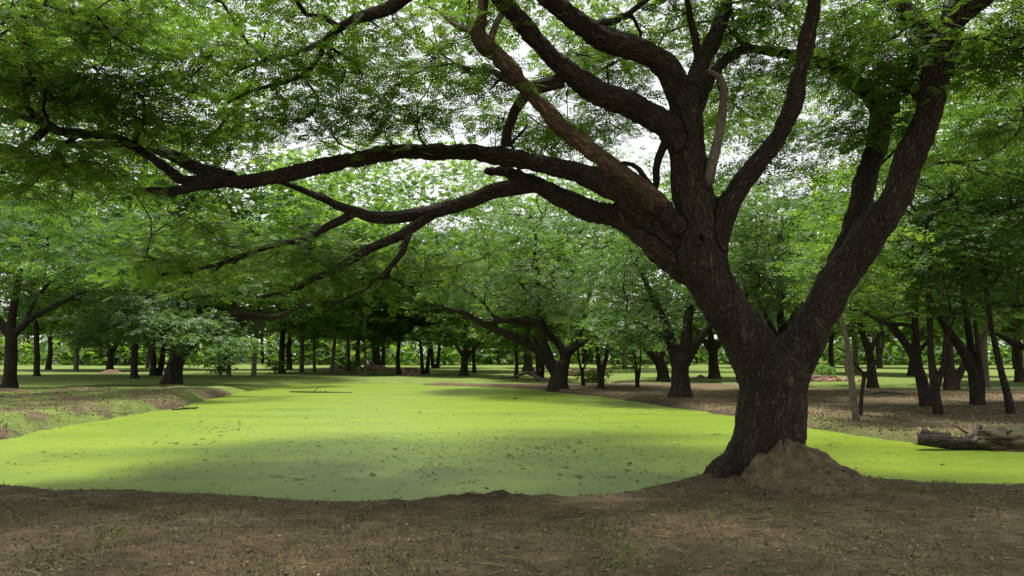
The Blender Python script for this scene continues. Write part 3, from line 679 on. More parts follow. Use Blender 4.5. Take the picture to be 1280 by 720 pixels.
cx_, cy_ = cr_ * np.cos(ca_) * .86 + apx * np.clip(1 - cr_, 0, 1), cr_ * np.sin(ca_) * .8
cz_ = np.where(cr_ < .98, .53 * (0.55 * np.clip(1 - cr_ ** 2, 0, 1) + 0.45 * np.clip(1 - cr_, 0, 1) ** 1.3) * (1 - .2 * cr_ * np.cos(ca_)) - .07 - .06 * cr_, np.array([hz(mc[0] + a1, mc[1] + a2) for a1, a2 in zip(cx_, cy_)]) - hz(mc[0], mc[1]))
ico = np.array([[0, 0, 1], [1, 0, 0], [0, 1, 0], [-1, 0, 0], [0, -1, 0], [0, 0, -1]], float); icf = np.array([[0, 1, 2], [0, 2, 3], [0, 3, 4], [0, 4, 1], [5, 2, 1], [5, 3, 2], [5, 4, 3], [5, 1, 4]])
cs_ = rg.uniform(.006, .024, kk) * (1 + (rg.random(kk) > .95))
cv_ = np.stack([cx_, cy_, cz_], 1)[:, None] + ico[None] * cs_[:, None, None] * rg.uniform(.6, 1.4, (kk, 6, 3))
link('clods', mesh_quads('clods', cv_.reshape(-1, 3), (icf[None] + (np.arange(kk) * 6)[:, None, None]).reshape(-1, 3), [M['heap']]), mound_o, kind='stuff')
o['label'] = 'crumbly reddish brown mound of earth heaped against the huge forked trunk'; o['category'] = 'mound'

# ================================================================== OTHER TREES
tree_count = 0
def pix_tree(name, label, px, py, limbs_px, ells_px, bark, leaf, tmpl, per=22, rad=0.75, lsize=1.0, group=None, depth=None, spread_y=1.0, tip_r=0.012, shell=0.45, category='tree', seed=1, flat=0.10, zig=0.25):
    """a tree traced limb by limb at its own distance; limbs also lean towards or away from the viewer"""
    rg = np.random.default_rng(seed)
    Yd = depth if depth else gnd(px, py)[1]
    base = at(px, py, Yd); base[2] = hz(base[0], base[1])
    root = thing(name, base, label, category, group)
    ls = []
    for li, rows in enumerate(limbs_px):
        sway = 0 if li == 0 else rg.uniform(-1, 1) * zig * Yd * 0.12
        y0 = rows[0][1]
        l = []
        top = min(r[1] for r in rows); ln = max(20, y0 - top)
        for j, (x_, y_, r_) in enumerate(rows):
            f = j / max(1, len(rows) - 1)
            p = at(x_, y_, Yd + sway * f); l.append([*p, r_ * .8 * Yd * K])
        l = np.array(l)
        if li == 0: l[0, 2] = base[2] - 0.25
        ls.append(resample(l, 0.35))
    ee = []
    for (x_, y_, rx, ry, k, *dy) in ells_px:
        off = dy[0] if dy else 0.0
        p = at(x_, y_, Yd + off); ee.append((*p, rx * Yd * K, rx * Yd * K * spread_y, ry * Yd * K, k))
    tg = sample_ell(rg, ee, shell, rad * 0.45)
    tg = tg[tg[:, 2] > (0.9 if category == 'tree' else 0.15)]
    paths, dirs = grow([l for l in ls], tg, rg, 0.6, tip_r, 3.0, 0.08)
    b = Bag()
    ll = [np.c_[l[:, :3] - base, l[:, 3]] for l in ls]
    r0 = ls[0][min(2, len(ls[0]) - 1), 3]
    FV, FN, FF_, fo, fb = fuse(ll, max(.04, min(.12, r0 * .22)), 4, 12, .14, seed * 7, root_lobes(r0, r0 * 1.1, rg) if r0 > .12 else None)
    FV = FV + FN * (.10 * r0 * fbm(fb * [6, 6, 6], 3, seed))[:, None]
    b.add(FV, FF_, fb)
    for k, (p, r) in enumerate(paths): b.tube(p - base, r, 4, 0, k % 40, cap=False)
    link('trunk', b.mesh('trunk', [M[bark]]), root)
    C, head, size, tint = spray(rg, tg - base, dirs, per, rad, rad * flat, lsize)
    link('crown', leaves_mesh('crown', C, head, size, tmpl, M[leaf], rg, 0.28, tint), root, kind='stuff')
    return root

# --- left bank
pix_tree('shade_tree', 'dark tree on the lawn at the far left edge, with a broad low fork', 12, 487,
 [[(12, 490, 13), (13, 470, 9.5), (14, 440, 9), (14, 412, 9)], [(16, 420, 6), (40, 398, 5), (66, 384, 4), (92, 370, 3)], [(14, 416, 7), (16, 390, 6), (21, 362, 5), (25, 330, 4), (22, 295, 3)],
  [(11, 418, 7), (-6, 395, 6), (-26, 370, 4), (-60, 350, 3)], [(30, 404, 4), (45, 375, 3), (70, 345, 2.4), (100, 330, 2)]],
 [(10, 320, 150, 70, 150), (-60, 270, 120, 70, 60), (70, 350, 80, 30, 50), (20, 240, 130, 60, 60), (70, 250, 110, 44, 56, -9), (-40, 240, 100, 60, 40, -13), (120, 320, 70, 30, 24, -7)], 'bark_dark', 'leaf_dark', T_MID, 26, 0.8, 1.0, seed=11)
pix_tree('leaning_tree', 'thick leaning tree on the left bank with grey-green sprays and a knotted low limb', 215, 480,
 [[(214, 483, 17), (217, 472, 14), (219, 456, 12.5), (230, 436, 12), (250, 416, 11), (275, 402, 10.5), (300, 393, 10)], [(298, 394, 8.5), (320, 395, 6), (345, 396, 5), (370, 386, 3.4), (396, 370, 2.4), (420, 352, 1.6)],
  [(297, 395, 6), (289, 372, 5), (281, 352, 4), (275, 333, 3), (270, 300, 2)], [(278, 401, 6), (262, 396, 4.5), (246, 400, 3.4), (220, 398, 2.4)], [(222, 450, 8), (205, 425, 6), (180, 405, 4), (150, 395, 3)], [(225, 445, 7), (228, 410, 5), (235, 370, 4), (230, 320, 3)]],
 [(165, 394, 70, 24, 56, -3), (215, 408, 74, 20, 44, -4), (250, 428, 55, 12, 16, -5), (240, 335, 110, 45, 60), (330, 335, 90, 40, 40), (272, 446, 24, 8, 5, -5), (190, 345, 80, 40, 40), (120, 420, 30, 10, 10, -3), (110, 300, 110, 36, 44, -13), (230, 300, 90, 32, 30, -12)], 'bark', 'leaf_pale', T_BROAD, 26, 0.8, 1.05, seed=12)
pix_tree('tall_tree', 'very tall bright green tree whose crown fills the upper left behind the long limb', 168, 473,
 [[(168, 475, 6), (168, 440, 5), (170, 400, 5), (172, 350, 7), (176, 290, 6), (180, 220, 5), (186, 140, 4)], [(171, 380, 5), (130, 330, 4), (90, 280, 3), (60, 230, 2)], [(173, 340, 5), (220, 280, 4), (260, 220, 3), (300, 170, 2)], [(178, 260, 4), (140, 190, 3), (110, 120, 2)]],
 [(170, 110, 170, 110, 230), (80, 250, 150, 80, 120), (290, 240, 140, 80, 120), (180, 340, 180, 50, 80), (120, 10, 130, 60, 80), (330, 330, 90, 50, 40)], 'bark_dark', 'leaf_bright', T_FAR, 24, 1.25, 1.25, seed=13, tip_r=.016)
pix_tree('lofty_tree', 'lofty green tree rising behind the dark tree at the far left edge', 46, 470,
 [[(46, 472, 5), (46, 440, 4.2), (44, 390, 4), (40, 330, 5), (36, 260, 4), (30, 180, 3)], [(42, 360, 4), (80, 300, 3), (110, 240, 2)], [(42, 340, 4), (0, 280, 3), (-40, 220, 2)]],
 [(30, 170, 130, 110, 120), (60, 310, 130, 70, 100), (-60, 280, 110, 90, 70), (20, 60, 110, 70, 50), (110, 380, 90, 28, 40)], 'bark', 'leaf_bright', T_FAR, 26, 1.5, 1.5, seed=41, tip_r=.018)
pix_tree('full_tree', 'full rounded green tree behind the knotted low limb across the pond', 352, 466,
 [[(352, 468, 5.5), (352, 445, 4.6), (354, 405, 4.4), (356, 350, 5), (358, 280, 3.5)], [(354, 400, 4), (400, 350, 3), (440, 310, 2)], [(354, 390, 4), (310, 340, 3), (280, 300, 2)]],
 [(360, 300, 120, 70, 85), (440, 340, 90, 60, 40), (390, 385, 110, 24, 12), (480, 300, 70, 50, 40), (400, 240, 90, 40, 40)], 'bark', 'leaf_bright', T_FAR, 26, 1.4, 1.35, seed=42, tip_r=.018)
pix_tree('high_tree', 'high pale green tree rising behind the pink rubble, seen under the long limb', 470, 463,
 [[(470, 465, 8), (470, 440, 6.4), (468, 400, 5.6), (470, 340, 4.6), (474, 260, 3)], [(469, 390, 3.6), (430, 330, 2.6), (410, 280, 2)], [(470, 370, 3.6), (520, 310, 2.6), (545, 260, 2)]],
 [(470, 260, 110, 70, 85), (540, 300, 90, 60, 50), (430, 330, 90, 40, 24), (500, 360, 90, 24, 12), (500, 205, 100, 34, 34), (590, 235, 80, 36, 26)], 'bark', 'leaf_bright', T_FAR, 24, 1.7, 1.6, seed=43, tip_r=.02)
pix_tree('billowing_tree', 'billowing pale tree behind the spreading tree and the ruined wall', 660, 464,
 [[(660, 466, 8), (660, 440, 6.4), (662, 400, 5.6), (660, 340, 4.6), (664, 260, 3)], [(661, 390, 3.6), (620, 330, 2.6), (600, 280, 2)], [(661, 370, 3.6), (710, 310, 2.6), (745, 260, 2)]],
 [(660, 270, 120, 60, 100), (760, 280, 90, 60, 70), (590, 330, 80, 40, 40), (820, 290, 80, 60, 50)], 'bark', 'leaf_bright', T_FAR, 24, 1.7, 1.6, seed=44, tip_r=.02)
# --- middle
pix_tree('spreading_tree', 'dark many-stemmed tree at the pond edge with a long arm reaching left', 697, 488,
 [[(697, 492, 19), (698, 479, 14.5), (700, 466, 13), (701, 452, 12)], [(695, 466, 9), (676, 441, 8), (650, 425, 7), (620, 412, 6.2), (596, 400, 5.5), (575, 390, 4.6), (555, 385, 3), (535, 378, 2)],
  [(692, 462, 8), (681, 432, 7), (675, 405, 6), (672, 378, 5), (672, 348, 4), (668, 318, 3)], [(706, 458, 8), (705, 441, 7), (694, 425, 6), (682, 412, 5), (677, 396, 4)],
  [(704, 456, 8), (711, 440, 7), (720, 424, 6), (729, 404, 5), (734, 380, 4), (742, 350, 3)], [(655, 428, 5), (660, 408, 4), (640, 402, 4.5), (618, 396, 3.6), (606, 380, 3)], [(672, 405, 5), (655, 398, 4.5), (630, 402, 4), (600, 403, 3)], [(712, 440, 5), (728, 430, 4), (742, 415, 3), (752, 395, 2)]],
 [(690, 310, 160, 75, 190), (620, 360, 90, 26, 46), (760, 370, 80, 34, 46), (680, 240, 130, 50, 80), (570, 350, 50, 25, 22), (700, 380, 60, 20, 20), (600, 290, 80, 40, 40)], 'bark_dark', 'leaf_pale', T_MID, 28, 0.75, 0.95, seed=14, depth=38.4, spread_y=1.5)
pix_tree('stout_tree', 'stout dark tree standing on the brown bank just left of the huge trunk', 850, 497,
 [[(850, 500, 24), (851, 487, 16.5), (850, 466, 14), (850, 448, 13)], [(846, 454, 10), (838, 425, 9), (830, 400, 7), (815, 370, 5), (800, 338, 4)], [(854, 454, 10), (858, 420, 9), (861, 390, 7), (867, 350, 5), (872, 300, 4)],
  [(858, 452, 8), (872, 428, 6.5), (886, 410, 5), (905, 392, 4), (932, 372, 3)], [(840, 430, 6), (815, 412, 5), (790, 400, 4), (770, 395, 2.6)]],
 [(850, 330, 140, 60, 110), (785, 408, 46, 20, 26, -2), (930, 350, 80, 50, 50), (880, 270, 120, 50, 60), (960, 300, 80, 60, 40), (790, 350, 60, 30, 24)], 'bark_dark', 'leaf_pale', T_MID, 28, 0.7, 0.9, seed=15)
pix_tree('bent_tree', 'grey tree bending left on the lawn behind the stout dark tree', 829, 476,
 [[(830, 478, 12), (828, 462, 9), (820, 446, 8), (806, 434, 6), (788, 424, 4)], [(824, 450, 6), (834, 430, 4), (840, 400, 3)]],
 [(815, 400, 60, 25, 40), (850, 380, 60, 30, 30)], 'bark', 'leaf_dark', T_FAR, 22, 1.0, 0.9, seed=16)
pix_tree('twin_sapling', 'small two-stemmed tree with bright drooping leaves left of the stout dark tree', 797, 484,
 [[(797, 486, 4), (796, 470, 3.2), (794, 450, 2.6), (792, 430, 2)], [(798, 474, 2.6), (801, 450, 2.2), (800, 430, 1.6)]],
 [(785, 425, 48, 22, 40), (775, 452, 26, 14, 14)], 'bark_dark', 'leaf_bright', T_MID, 20, 0.6, 0.8, seed=17)
pix_tree('forked_tree', 'short thick-stemmed tree forking in two on the brown bank', 751, 486,
 [[(751, 488, 7), (751, 475, 5.5), (752, 462, 5)], [(750, 466, 4.2), (747, 445, 3.6), (745, 425, 3), (742, 400, 2)], [(753, 466, 4), (758, 445, 3.4), (760, 425, 3), (765, 400, 2)]],
 [(755, 405, 50, 24, 40), (770, 380, 50, 24, 24)], 'bark_dark', 'leaf_bright', T_MID, 20, 0.65, 0.85, seed=18)
pix_tree('slender_tree', 'slender forked dark stem beside the small pool', 729, 482,
 [[(730, 483, 4), (728, 470, 2.8), (727, 460, 2.6)], [(727, 464, 2.2), (723, 445, 1.9), (722, 425, 1.5)], [(729, 462, 2), (736, 445, 1.7), (738, 425, 1.3)]],
 [(730, 405, 36, 20, 26)], 'bark_dark', 'leaf', T_MID, 18, 0.6, 0.8, seed=19)
for (px_, py_, hh_, ww_, lab_, sd_) in ((276, 470, 18, 14, 'small leafy shrub on the shore beside the thick leaning tree', 71), (344, 467, 14, 12, 'low shrub at the left end of the far shore', 72), (436, 465, 12, 12, 'low shrub in front of the pink rubble', 73), (742, 478, 12, 12, 'low shrub by the small pool under the spreading tree', 74), (1028, 470, 12, 16, 'low shrub at the field edge beside the brick footing', 75)):
    pix_tree('shrub', lab_, px_, py_, [[(px_, py_ + 1, 1.6), (px_ - 1, py_ - hh_ * .5, 1.1), (px_ + 1, py_ - hh_, .7)], [(px_, py_ - 2, 1.0), (px_ + ww_ * .4, py_ - hh_ * .6, .7), (px_ + ww_ * .7, py_ - hh_ * .9, .5)], [(px_, py_ - 2, 1.0), (px_ - ww_ * .4, py_ - hh_ * .6, .7), (px_ - ww_ * .7, py_ - hh_ * .8, .5)]],
      [(px_, py_ - hh_ * .75, ww_, hh_ * .5, 16)], 'bark', 'leaf_bright', T_BROAD, 16, .5, .8, category='shrub', seed=sd_)
# --- right
pix_tree('pale_sapling', 'pale mottled crooked sapling on the right bank', 1070, 526,
 [[(1072, 529, 7), (1067, 502, 5.6), (1064, 472, 5), (1062, 446, 4.6), (1057, 420, 4.2), (1051, 398, 3.6), (1050, 370, 3), (1056, 330, 2.2)], [(1060, 470, 2.6), (1054, 455, 2), (1056, 430, 1.6), (1048, 410, 1.2)]],
 [(1050, 340, 60, 40, 30), (1085, 300, 50, 40, 22)], 'bark_pale', 'leaf', T_MID, 24, 0.5, 0.62, seed=21)
pix_tree('dark_sapling', 'thin dark sapling forking beside the pale mottled one', 1076, 521,
 [[(1074, 522, 4.4), (1077, 492, 3.6), (1081, 466, 3.8)], [(1081, 470, 3.6), (1092, 456, 3.8), (1102, 442, 3), (1105, 420, 2.6), (1101, 404, 2)], [(1080, 468, 3.4), (1068, 454, 3), (1058, 440, 2), (1040, 430, 1.6)]],
 [(1110, 370, 50, 30, 22), (1080, 380, 40, 20, 12)], 'bark_dark', 'leaf', T_MID, 24, 0.5, 0.62, seed=22)
pix_tree('broad_tree', 'broad-based tree on the lawn seen behind the two saplings', 1090, 483,
 [[(1092, 485, 14), (1090, 472, 8), (1088, 450, 6.5), (1083, 430, 5.5), (1074, 402, 4.4), (1072, 370, 3)], [(1087, 440, 5), (1100, 415, 4), (1120, 395, 3)]],
 [(1085, 370, 100, 40, 60), (1090, 310, 100, 50, 40)], 'bark', 'leaf_bright', T_FAR, 24, 1.0, 0.85, seed=23)
pix_tree('leaning_grove_tree', 'dark tree leaning left at the bank, nearest the light strip of water', 1157, 509,
 [[(1161, 512, 13), (1156, 492, 9.5), (1150, 466, 8), (1140, 441, 7), (1125, 420, 6.4), (1110, 403, 6), (1094, 394, 4), (1072, 385, 2.4)], [(1151, 474, 6), (1147, 440, 5.2), (1144, 400, 4.8), (1143, 350, 4), (1140, 290, 3)], [(1113, 405, 3.6), (1136, 406, 3), (1154, 420, 2.4), (1170, 424, 1.6)]],
 [(1110, 330, 110, 50, 80), (1150, 230, 110, 60, 60), (1060, 300, 70, 50, 30), (1140, 130, 100, 60, 40)], 'bark_dark', 'leaf', T_MID, 26, 0.7, 0.85, seed=24)
pix_tree('upright_grove_tree', 'upright dark stem with a side shoot between the leaning trees on the right', 1172, 518,
 [[(1175, 521, 10), (1171, 502, 7), (1167, 476, 6), (1163, 440, 5.2), (1162, 400, 4.8), (1161, 350, 4), (1166, 290, 3)], [(1172, 484, 4), (1179, 456, 3.8), (1181, 430, 3), (1192, 400, 2.4)]],
 [(1175, 310, 90, 50, 60), (1190, 220, 90, 60, 50), (1180, 370, 60, 22, 14)], 'bark_dark', 'leaf_dark', T_MID, 26, 0.65, 0.8, seed=25)
pix_tree('double_tree', 'grey double-trunked tree on the lawn behind the grove stems', 1190, 487,
 [[(1188, 489, 12), (1187, 466, 8.4), (1186, 440, 7.4), (1184, 410, 6), (1180, 378, 5)], [(1192, 484, 7), (1201, 464, 6), (1208, 452, 5), (1222, 430, 4), (1240, 400, 3)]],
 [(1200, 360, 110, 45, 70), (1210, 300, 120, 50, 50)], 'bark', 'leaf_dark', T_MID, 24, 0.9, 1.0, seed=26)
pix_tree('swept_tree', 'dark forked tree on the right bank whose limb sweeps up to the left', 1222, 506,
 [[(1224, 509, 13), (1220, 490, 9.5), (1217, 466, 8.6), (1208, 446, 8), (1195, 426, 7), (1181, 406, 6), (1168, 386, 5), (1158, 362, 4), (1150, 330, 3)], [(1217, 468, 6.4), (1213, 432, 5.8), (1209, 400, 5), (1205, 370, 4), (1200, 320, 3)], [(1227, 508, 5), (1228, 480, 4.2), (1223, 440, 3.8), (1219, 400, 3)]],
 [(1200, 300, 110, 55, 70), (1240, 210, 110, 60, 60), (1215, 100, 110, 60, 50), (1260, 330, 60, 40, 24)], 'bark_dark', 'leaf_dark', T_MID, 26, 0.7, 0.85, seed=27)
pix_tree('slanting_tree', 'slim dark trunk slanting left at the right edge above the fallen log', 1263, 517,
 [[(1265, 520, 8), (1259, 492, 5.8), (1252, 466, 5.2), (1246, 440, 5), (1240, 414, 4.6), (1235, 380, 4), (1232, 340, 3.6), (1228, 296, 3), (1222, 240, 2)]],
 [(1235, 290, 80, 50, 50), (1270, 200, 80, 80, 60), (1280, 360, 40, 40, 16)], 'bark_dark', 'leaf_dark', T_MID, 26, 0.6, 0.8, seed=28)
pix_tree('edge_tree', 'tree mostly outside the right edge, only one low limb and foliage showing', 1345, 505,
 [[(1345, 508, 13), (1342, 480, 10), (1335, 455, 9), (1315, 445, 7), (1290, 437, 6), (1264, 428, 5), (1244, 416, 3.4)], [(1340, 465, 7), (1345, 420, 6), (1340, 360, 5), (1330, 290, 4)], [(1305, 488, 2.4), (1286, 470, 2.2), (1266, 452, 1.9), (1250, 437, 1.4)]],
 [(1310, 320, 100, 70, 70), (1320, 180, 110, 90, 70), (1300, 60, 90, 70, 40), (1330, 400, 60, 30, 20)], 'bark_dark', 'leaf_dark', T_MID, 26, 0.75, 0.95, seed=29)
pix_tree('crown_tree', 'tree with layered green foliage showing in the gap between the two great forks', 985, 489,
 [[(985, 491, 11), (984, 465, 8), (980, 435, 7), (976, 400, 6), (975, 350, 5), (975, 290, 4)], [(982, 440, 5), (960, 400, 4), (940, 360, 3)], [(978, 420, 5), (1000, 380, 4), (1025, 340, 3)], [(976, 370, 4), (965, 320, 3), (950, 270, 2)]],
 [(980, 330, 100, 50, 70), (985, 250, 110, 60, 70), (960, 170, 110, 60, 40), (1030, 200, 80, 60, 40), (1000, 390, 60, 20, 20), (900, 190, 90, 60, 60), (850, 240, 60, 40, 30), (930, 120, 80, 50, 36), (1020, 140, 70, 50, 26)], 'bark_dark', 'leaf', T_MID, 26, 0.85, 1.05, seed=30)

# --- prototypes for the trees farther off
def proto(kind, seed):
    rg = np.random.default_rng(seed)
    if kind == 'slim':
        trunk = [(0, 0, -.3, .30), (0, 0, .3, .22), (.1, 0, 2, .19), (.25, .1, 5, .17), (.1, .1, 9, .14), (.2, 0, 13, .10), (.2, .1, 16, .05)]
        lim = [[(.2, .1, 5.2, .08), (1.6, .4, 6.6, .06), (3.0, .6, 7.4, .03)], [(.15, .1, 6.5, .09), (-1.6, -.3, 8.4, .06), (-3, -.5, 9.5, .03)], [(.1, .1, 8, .08), (.3, 1.8, 10, .05), (.5, 3, 11, .03)], [(.1, .1, 10, .08), (1.4, -1, 12, .05), (2.4, -1.6, 13.4, .03)]]
        ells = [(0.2, 0, 12, 4.2, 4.2, 4.6, 72), (.5, 0, 6.4, 4.0, 4.0, 2.0, 28), (.3, 0, 4.2, 2.6, 2.6, .8, 8)]
        bark, leaf = 'bark_pale', 'leaf_bright'
    elif kind == 'stout':
        trunk = [(0, 0, -.3, .75), (0, 0, .35, .5), (.05, 0, 1.2, .40), (.1, .1, 2.4, .36)]
        lim = [[(.1, .1, 1.9, .26), (1.3, .2, 3.4, .2), (3.0, .5, 5.4, .13), (5, .8, 7.5, .06)], [(0, 0, 2, .28), (-1.1, .4, 3.6, .2), (-2.8, .8, 6, .13), (-4.8, 1, 8.4, .06)], [(.1, .1, 2.2, .30), (.3, -.6, 5.2, .22), (.2, -1.2, 9.5, .12), (.1, -1, 13, .05)], [(.1, .1, 2.2, .24), (.6, 1.4, 5, .16), (1, 3.0, 8.6, .08)]]
        ells = [(0, 0, 9.5, 6.8, 6.6, 5.0, 135), (0, 0, 4.8, 6.0, 6.0, 1.3, 55)]
        bark, leaf = 'bark', 'leaf'
    elif kind == 'pair':
        trunk = [(0, 0, -.3, .26), (0, 0, .3, .18), (-.15, 0, 2, .14), (-.3, 0, 4, .11), (-.3, .1, 8, .06)]
        lim = [[(.3, .1, -.3, .24), (.45, .1, .4, .17), (.6, .1, 2.2, .13), (.9, .2, 4.4, .09), (1.2, .2, 8, .05)]]
        ells = [(.3, 0, 7.6, 3.6, 3.6, 3.6, 100), (.3, 0, 4.0, 3.0, 3.0, 1.0, 30)]
        bark, leaf = 'bark_dark', 'leaf'
    elif kind == 'round':
        trunk = [(0, 0, -.3, .4), (0, 0, .3, .27), (0, .1, 1.6, .22), (.1, 0, 3.4, .19), (.1, .1, 7, .15), (0, 0, 11, .08)]
        lim = [[(.1, 0, 2.6, .12), (1.6, .3, 4.8, .09), (3, .6, 7.0, .04)], [(.05, 0, 2.8, .12), (-1.5, -.3, 5.2, .09), (-2.8, -.4, 8, .04)], [(.1, 0, 4.2, .13), (.2, 1.4, 7.5, .08), (0, 2.2, 10, .04)]]
        ells = [(0, 0, 9.0, 4.8, 4.8, 5.4, 110), (0, 0, 4.4, 4.2, 4.2, 1.3, 45)]
        bark, leaf = 'bark', 'leaf'
    ls = [resample(np.array(l, float), .5) for l in [trunk] + lim]
    tg = sample_ell(rg, ells, .45, .4); tg = tg[tg[:, 2] > 1.6]
    paths, dirs = grow(ls, tg, rg, .7, .014, 3.0, .08)
    b = Bag()
    r0 = ls[0][1, 3]
    FV, FN, FF_, fo, fb = fuse(ls, max(.06, r0 * .3), 3, 10, .12, seed, root_lobes(r0 * .8, r0, rg))
    b.add(FV, FF_, fb)
    for k, (p, r) in enumerate(paths): b.tube(p, r, 3, 0, k % 40, cap=False)
    C, head, size, tint = spray(rg, tg, dirs, 24, 1.15, .12, 1.3)
    return b.mesh('trunk', [M[bark]]), leaves_mesh('crown', C, head, size, T_FAR, M[leaf], rg, .3, tint)
PROTO = {(k, s): proto(k, 60 + 10 * i + s) for i, k in enumerate(('slim', 'stout', 'pair', 'round')) for s in (0, 1)}
NAME = {'slim': 'slim_tree', 'stout': 'field_tree', 'pair': 'paired_tree', 'round': 'round_tree'}
def far_tree(kind, var, px, py, w, label, group=None, sc_=1.0, Yd=None, tilt=0.0):
    """w: trunk width in pixels, sets nothing but the girth"""
    global tree_count
    tree_count += 1
    p = at(px, py, Yd) if Yd else gnd(px, py); z = hz(p[0], p[1])
    o = thing(NAME[kind], (p[0], p[1], z), label, 'tree', group, rz=(tree_count * 2.399) % 6.283)
    o.rotation_euler.x = tilt; o.scale = (sc_, sc_, sc_ * (0.92 + 0.03 * (tree_count % 6)))
    tm, cm = PROTO[(kind, var)]
    link('trunk', tm, o); link('crown', cm, o, kind='stuff')
    return o
GL, GC, GR, GF = 'trees on the left lawn', 'trees across the pond', 'trees on the right lawn', 'trunks along the far edge of the park'
far_tree('slim', 0, 95, 463, 6, 'straight pale trunk alone on the left lawn', GL, 1.25)
far_tree('stout', 0, 137, 464, 9, 'tree rising from a low earth hump on the left lawn', GL, .8)
far_tree('pair', 1, 191, 470, 7, 'dark trunk leaning right just behind the thick leaning tree', GL, 1.5, tilt=.08)
far_tree('slim', 1, 286, 470, 5, 'thin pale trunk behind the thick leaning tree, left of its neighbour', GC, .85)
far_tree('slim', 0, 317, 471, 8, 'short pale trunk under the knotted low limb', GC, .95)
far_tree('slim', 1, 377, 466, 5, 'tall thin pale trunk on the far shore, left of the pink rubble', GC, 1.1)
far_tree('slim', 0, 393, 465, 4, 'thin crooked pale stem beside the tall thin trunk on the far shore', GC, .8)
far_tree('slim', 1, 415, 468, 6, 'pale trunk standing in front of the left end of the pink rubble', GC, .9)
far_tree('slim', 0, 457, 469, 4, 'very thin pale stem in front of the middle of the pink rubble', GC, .7)
far_tree('round', 0, 478, 462, 6, 'grey trunk with a dark band before the pink rubble', GC, 1.1)
far_tree('round', 1, 498, 468, 6, 'dark trunk at the right end of the pink rubble', GC, .9)
far_tree('pair', 0, 534, 468, 8, 'pair of thin dark trunks on the far shore', GC, 1.1)
far_tree('stout', 1, 580, 470, 14, 'flared grey trunk in the sunny clearing across the pond', GC, .75)
far_tree('round', 0, 593, 466, 5, 'short dark stump-like trunk right of the flared grey one', GC, .8)
far_tree('round', 1, 645, 473, 4, 'thin trunk beside the fallen branches across the pond', GC, .65)
far_tree('pair', 1, 673, 476, 7, 'dark stem close behind the spreading tree', GC, .9)
far_tree('stout', 0, 893, 473, 14, 'wide-footed tree by a small earth bank beyond the right pool', GC, .9)
far_tree('stout', 1, 1142, 470, 10, 'tree far across the sunny field between the grove stems', GR, .9)
far_tree('slim', 0, 1071, 468, 5, 'white straight trunk behind the pale mottled sapling', GR, 1.2)
far_tree('slim', 1, 1232, 481, 7, 'grey straight trunk on the lawn right of the swept tree', GR, 1.15)
far_tree('round', 0, 1040, 466, 6, 'tree on the far side of the field left of the saplings', GR, 1.2)
far_tree('round', 1, 1275, 478, 8, 'tree on the lawn at the right edge behind the slanting trunk', GR, 1.1)
rg = np.random.default_rng(99)
# trunks in rows at the back: too alike to tell apart
fx = [(-55 + 7.1 * i + rg.uniform(-2, 2), 84 + rg.uniform(-6, 18)) for i in range(6)] + [(-20 + 11 * i + rg.uniform(-2, 2), 100 + rg.uniform(-4, 16)) for i in range(4)] + [(34 + 7.5 * i + rg.uniform(-2.5, 2.5), 92 + rg.uniform(-6, 20)) for i in range(6)]
for i, (x_, y_) in enumerate(fx):
    kind = ('round', 'slim', 'round', 'pair')[i % 4]
    px = 640 + 960 * x_ / y_
    lab = 'one of the slender trunks in the dim wood behind the left lawn' if x_ < -24 else ('one of the trees lining the back of the clearing across the pond' if x_ < 30 else 'one of the trees beyond the sunny field on the right')
    o = far_tree(kind, i % 2, px, 460, 5, lab, 'dim wood behind the left lawn' if x_ < -24 else ('trees at the back of the clearing' if x_ < 30 else 'trees beyond the sunny field'), 1.15 + .35 * rg.random(), Yd=y_)
    o.location.x = x_; o.location.y = y_; o.location.z = hz(x_, y_)

# the wood that closes the view, one mass
rg = np.random.default_rng(5)
nt_ = 330
wx = rg.uniform(-170, 190, nt_); wy = 132 + rg.uniform(0, 38, nt_) + 0.0006 * wx ** 2
wz = 0.4 + 26 * rg.random(nt_) ** 1.9
tg = np.stack([wx, wy, wz], 1)
low = np.stack([rg.uniform(-150, 170, 170), 122 + rg.uniform(0, 12, 170), rg.uniform(.3, 4.5, 170)], 1); tg = np.vstack([tg, low]); nt_ = len(tg)
C, head, size, tint = spray(rg, tg, np.zeros((nt_, 3)), 115, 5.2, 1.6, 1.75)
wood = thing('far_wood', (0, 130, 0), 'dim green wood closing the view behind all the trees', 'wood'); wood['kind'] = 'stuff'
link('foliage', leaves_mesh('foliage', C - [0, 130, 0], head, size, T_ONE, M['leaf'], rg, .5, tint), wood, kind='stuff')
b = Bag()
for k in range(120):
    x_ = rg.uniform(-150, 170); y_ = 128 + rg.uniform(0, 35); r_ = rg.uniform(.15, .4)
    b.tube(np.array([[x_, y_ - 130, -.2], [x_ + rg.normal(0, .2), y_ - 130, 4], [x_ + rg.normal(0, .5), y_ - 130, 9]]), [r_ * 1.3, r_, r_ * .6], 6, 0, k % 40)
link('trunks', b.mesh('trunks', [M['bark_dark']]), wood, kind='stuff')

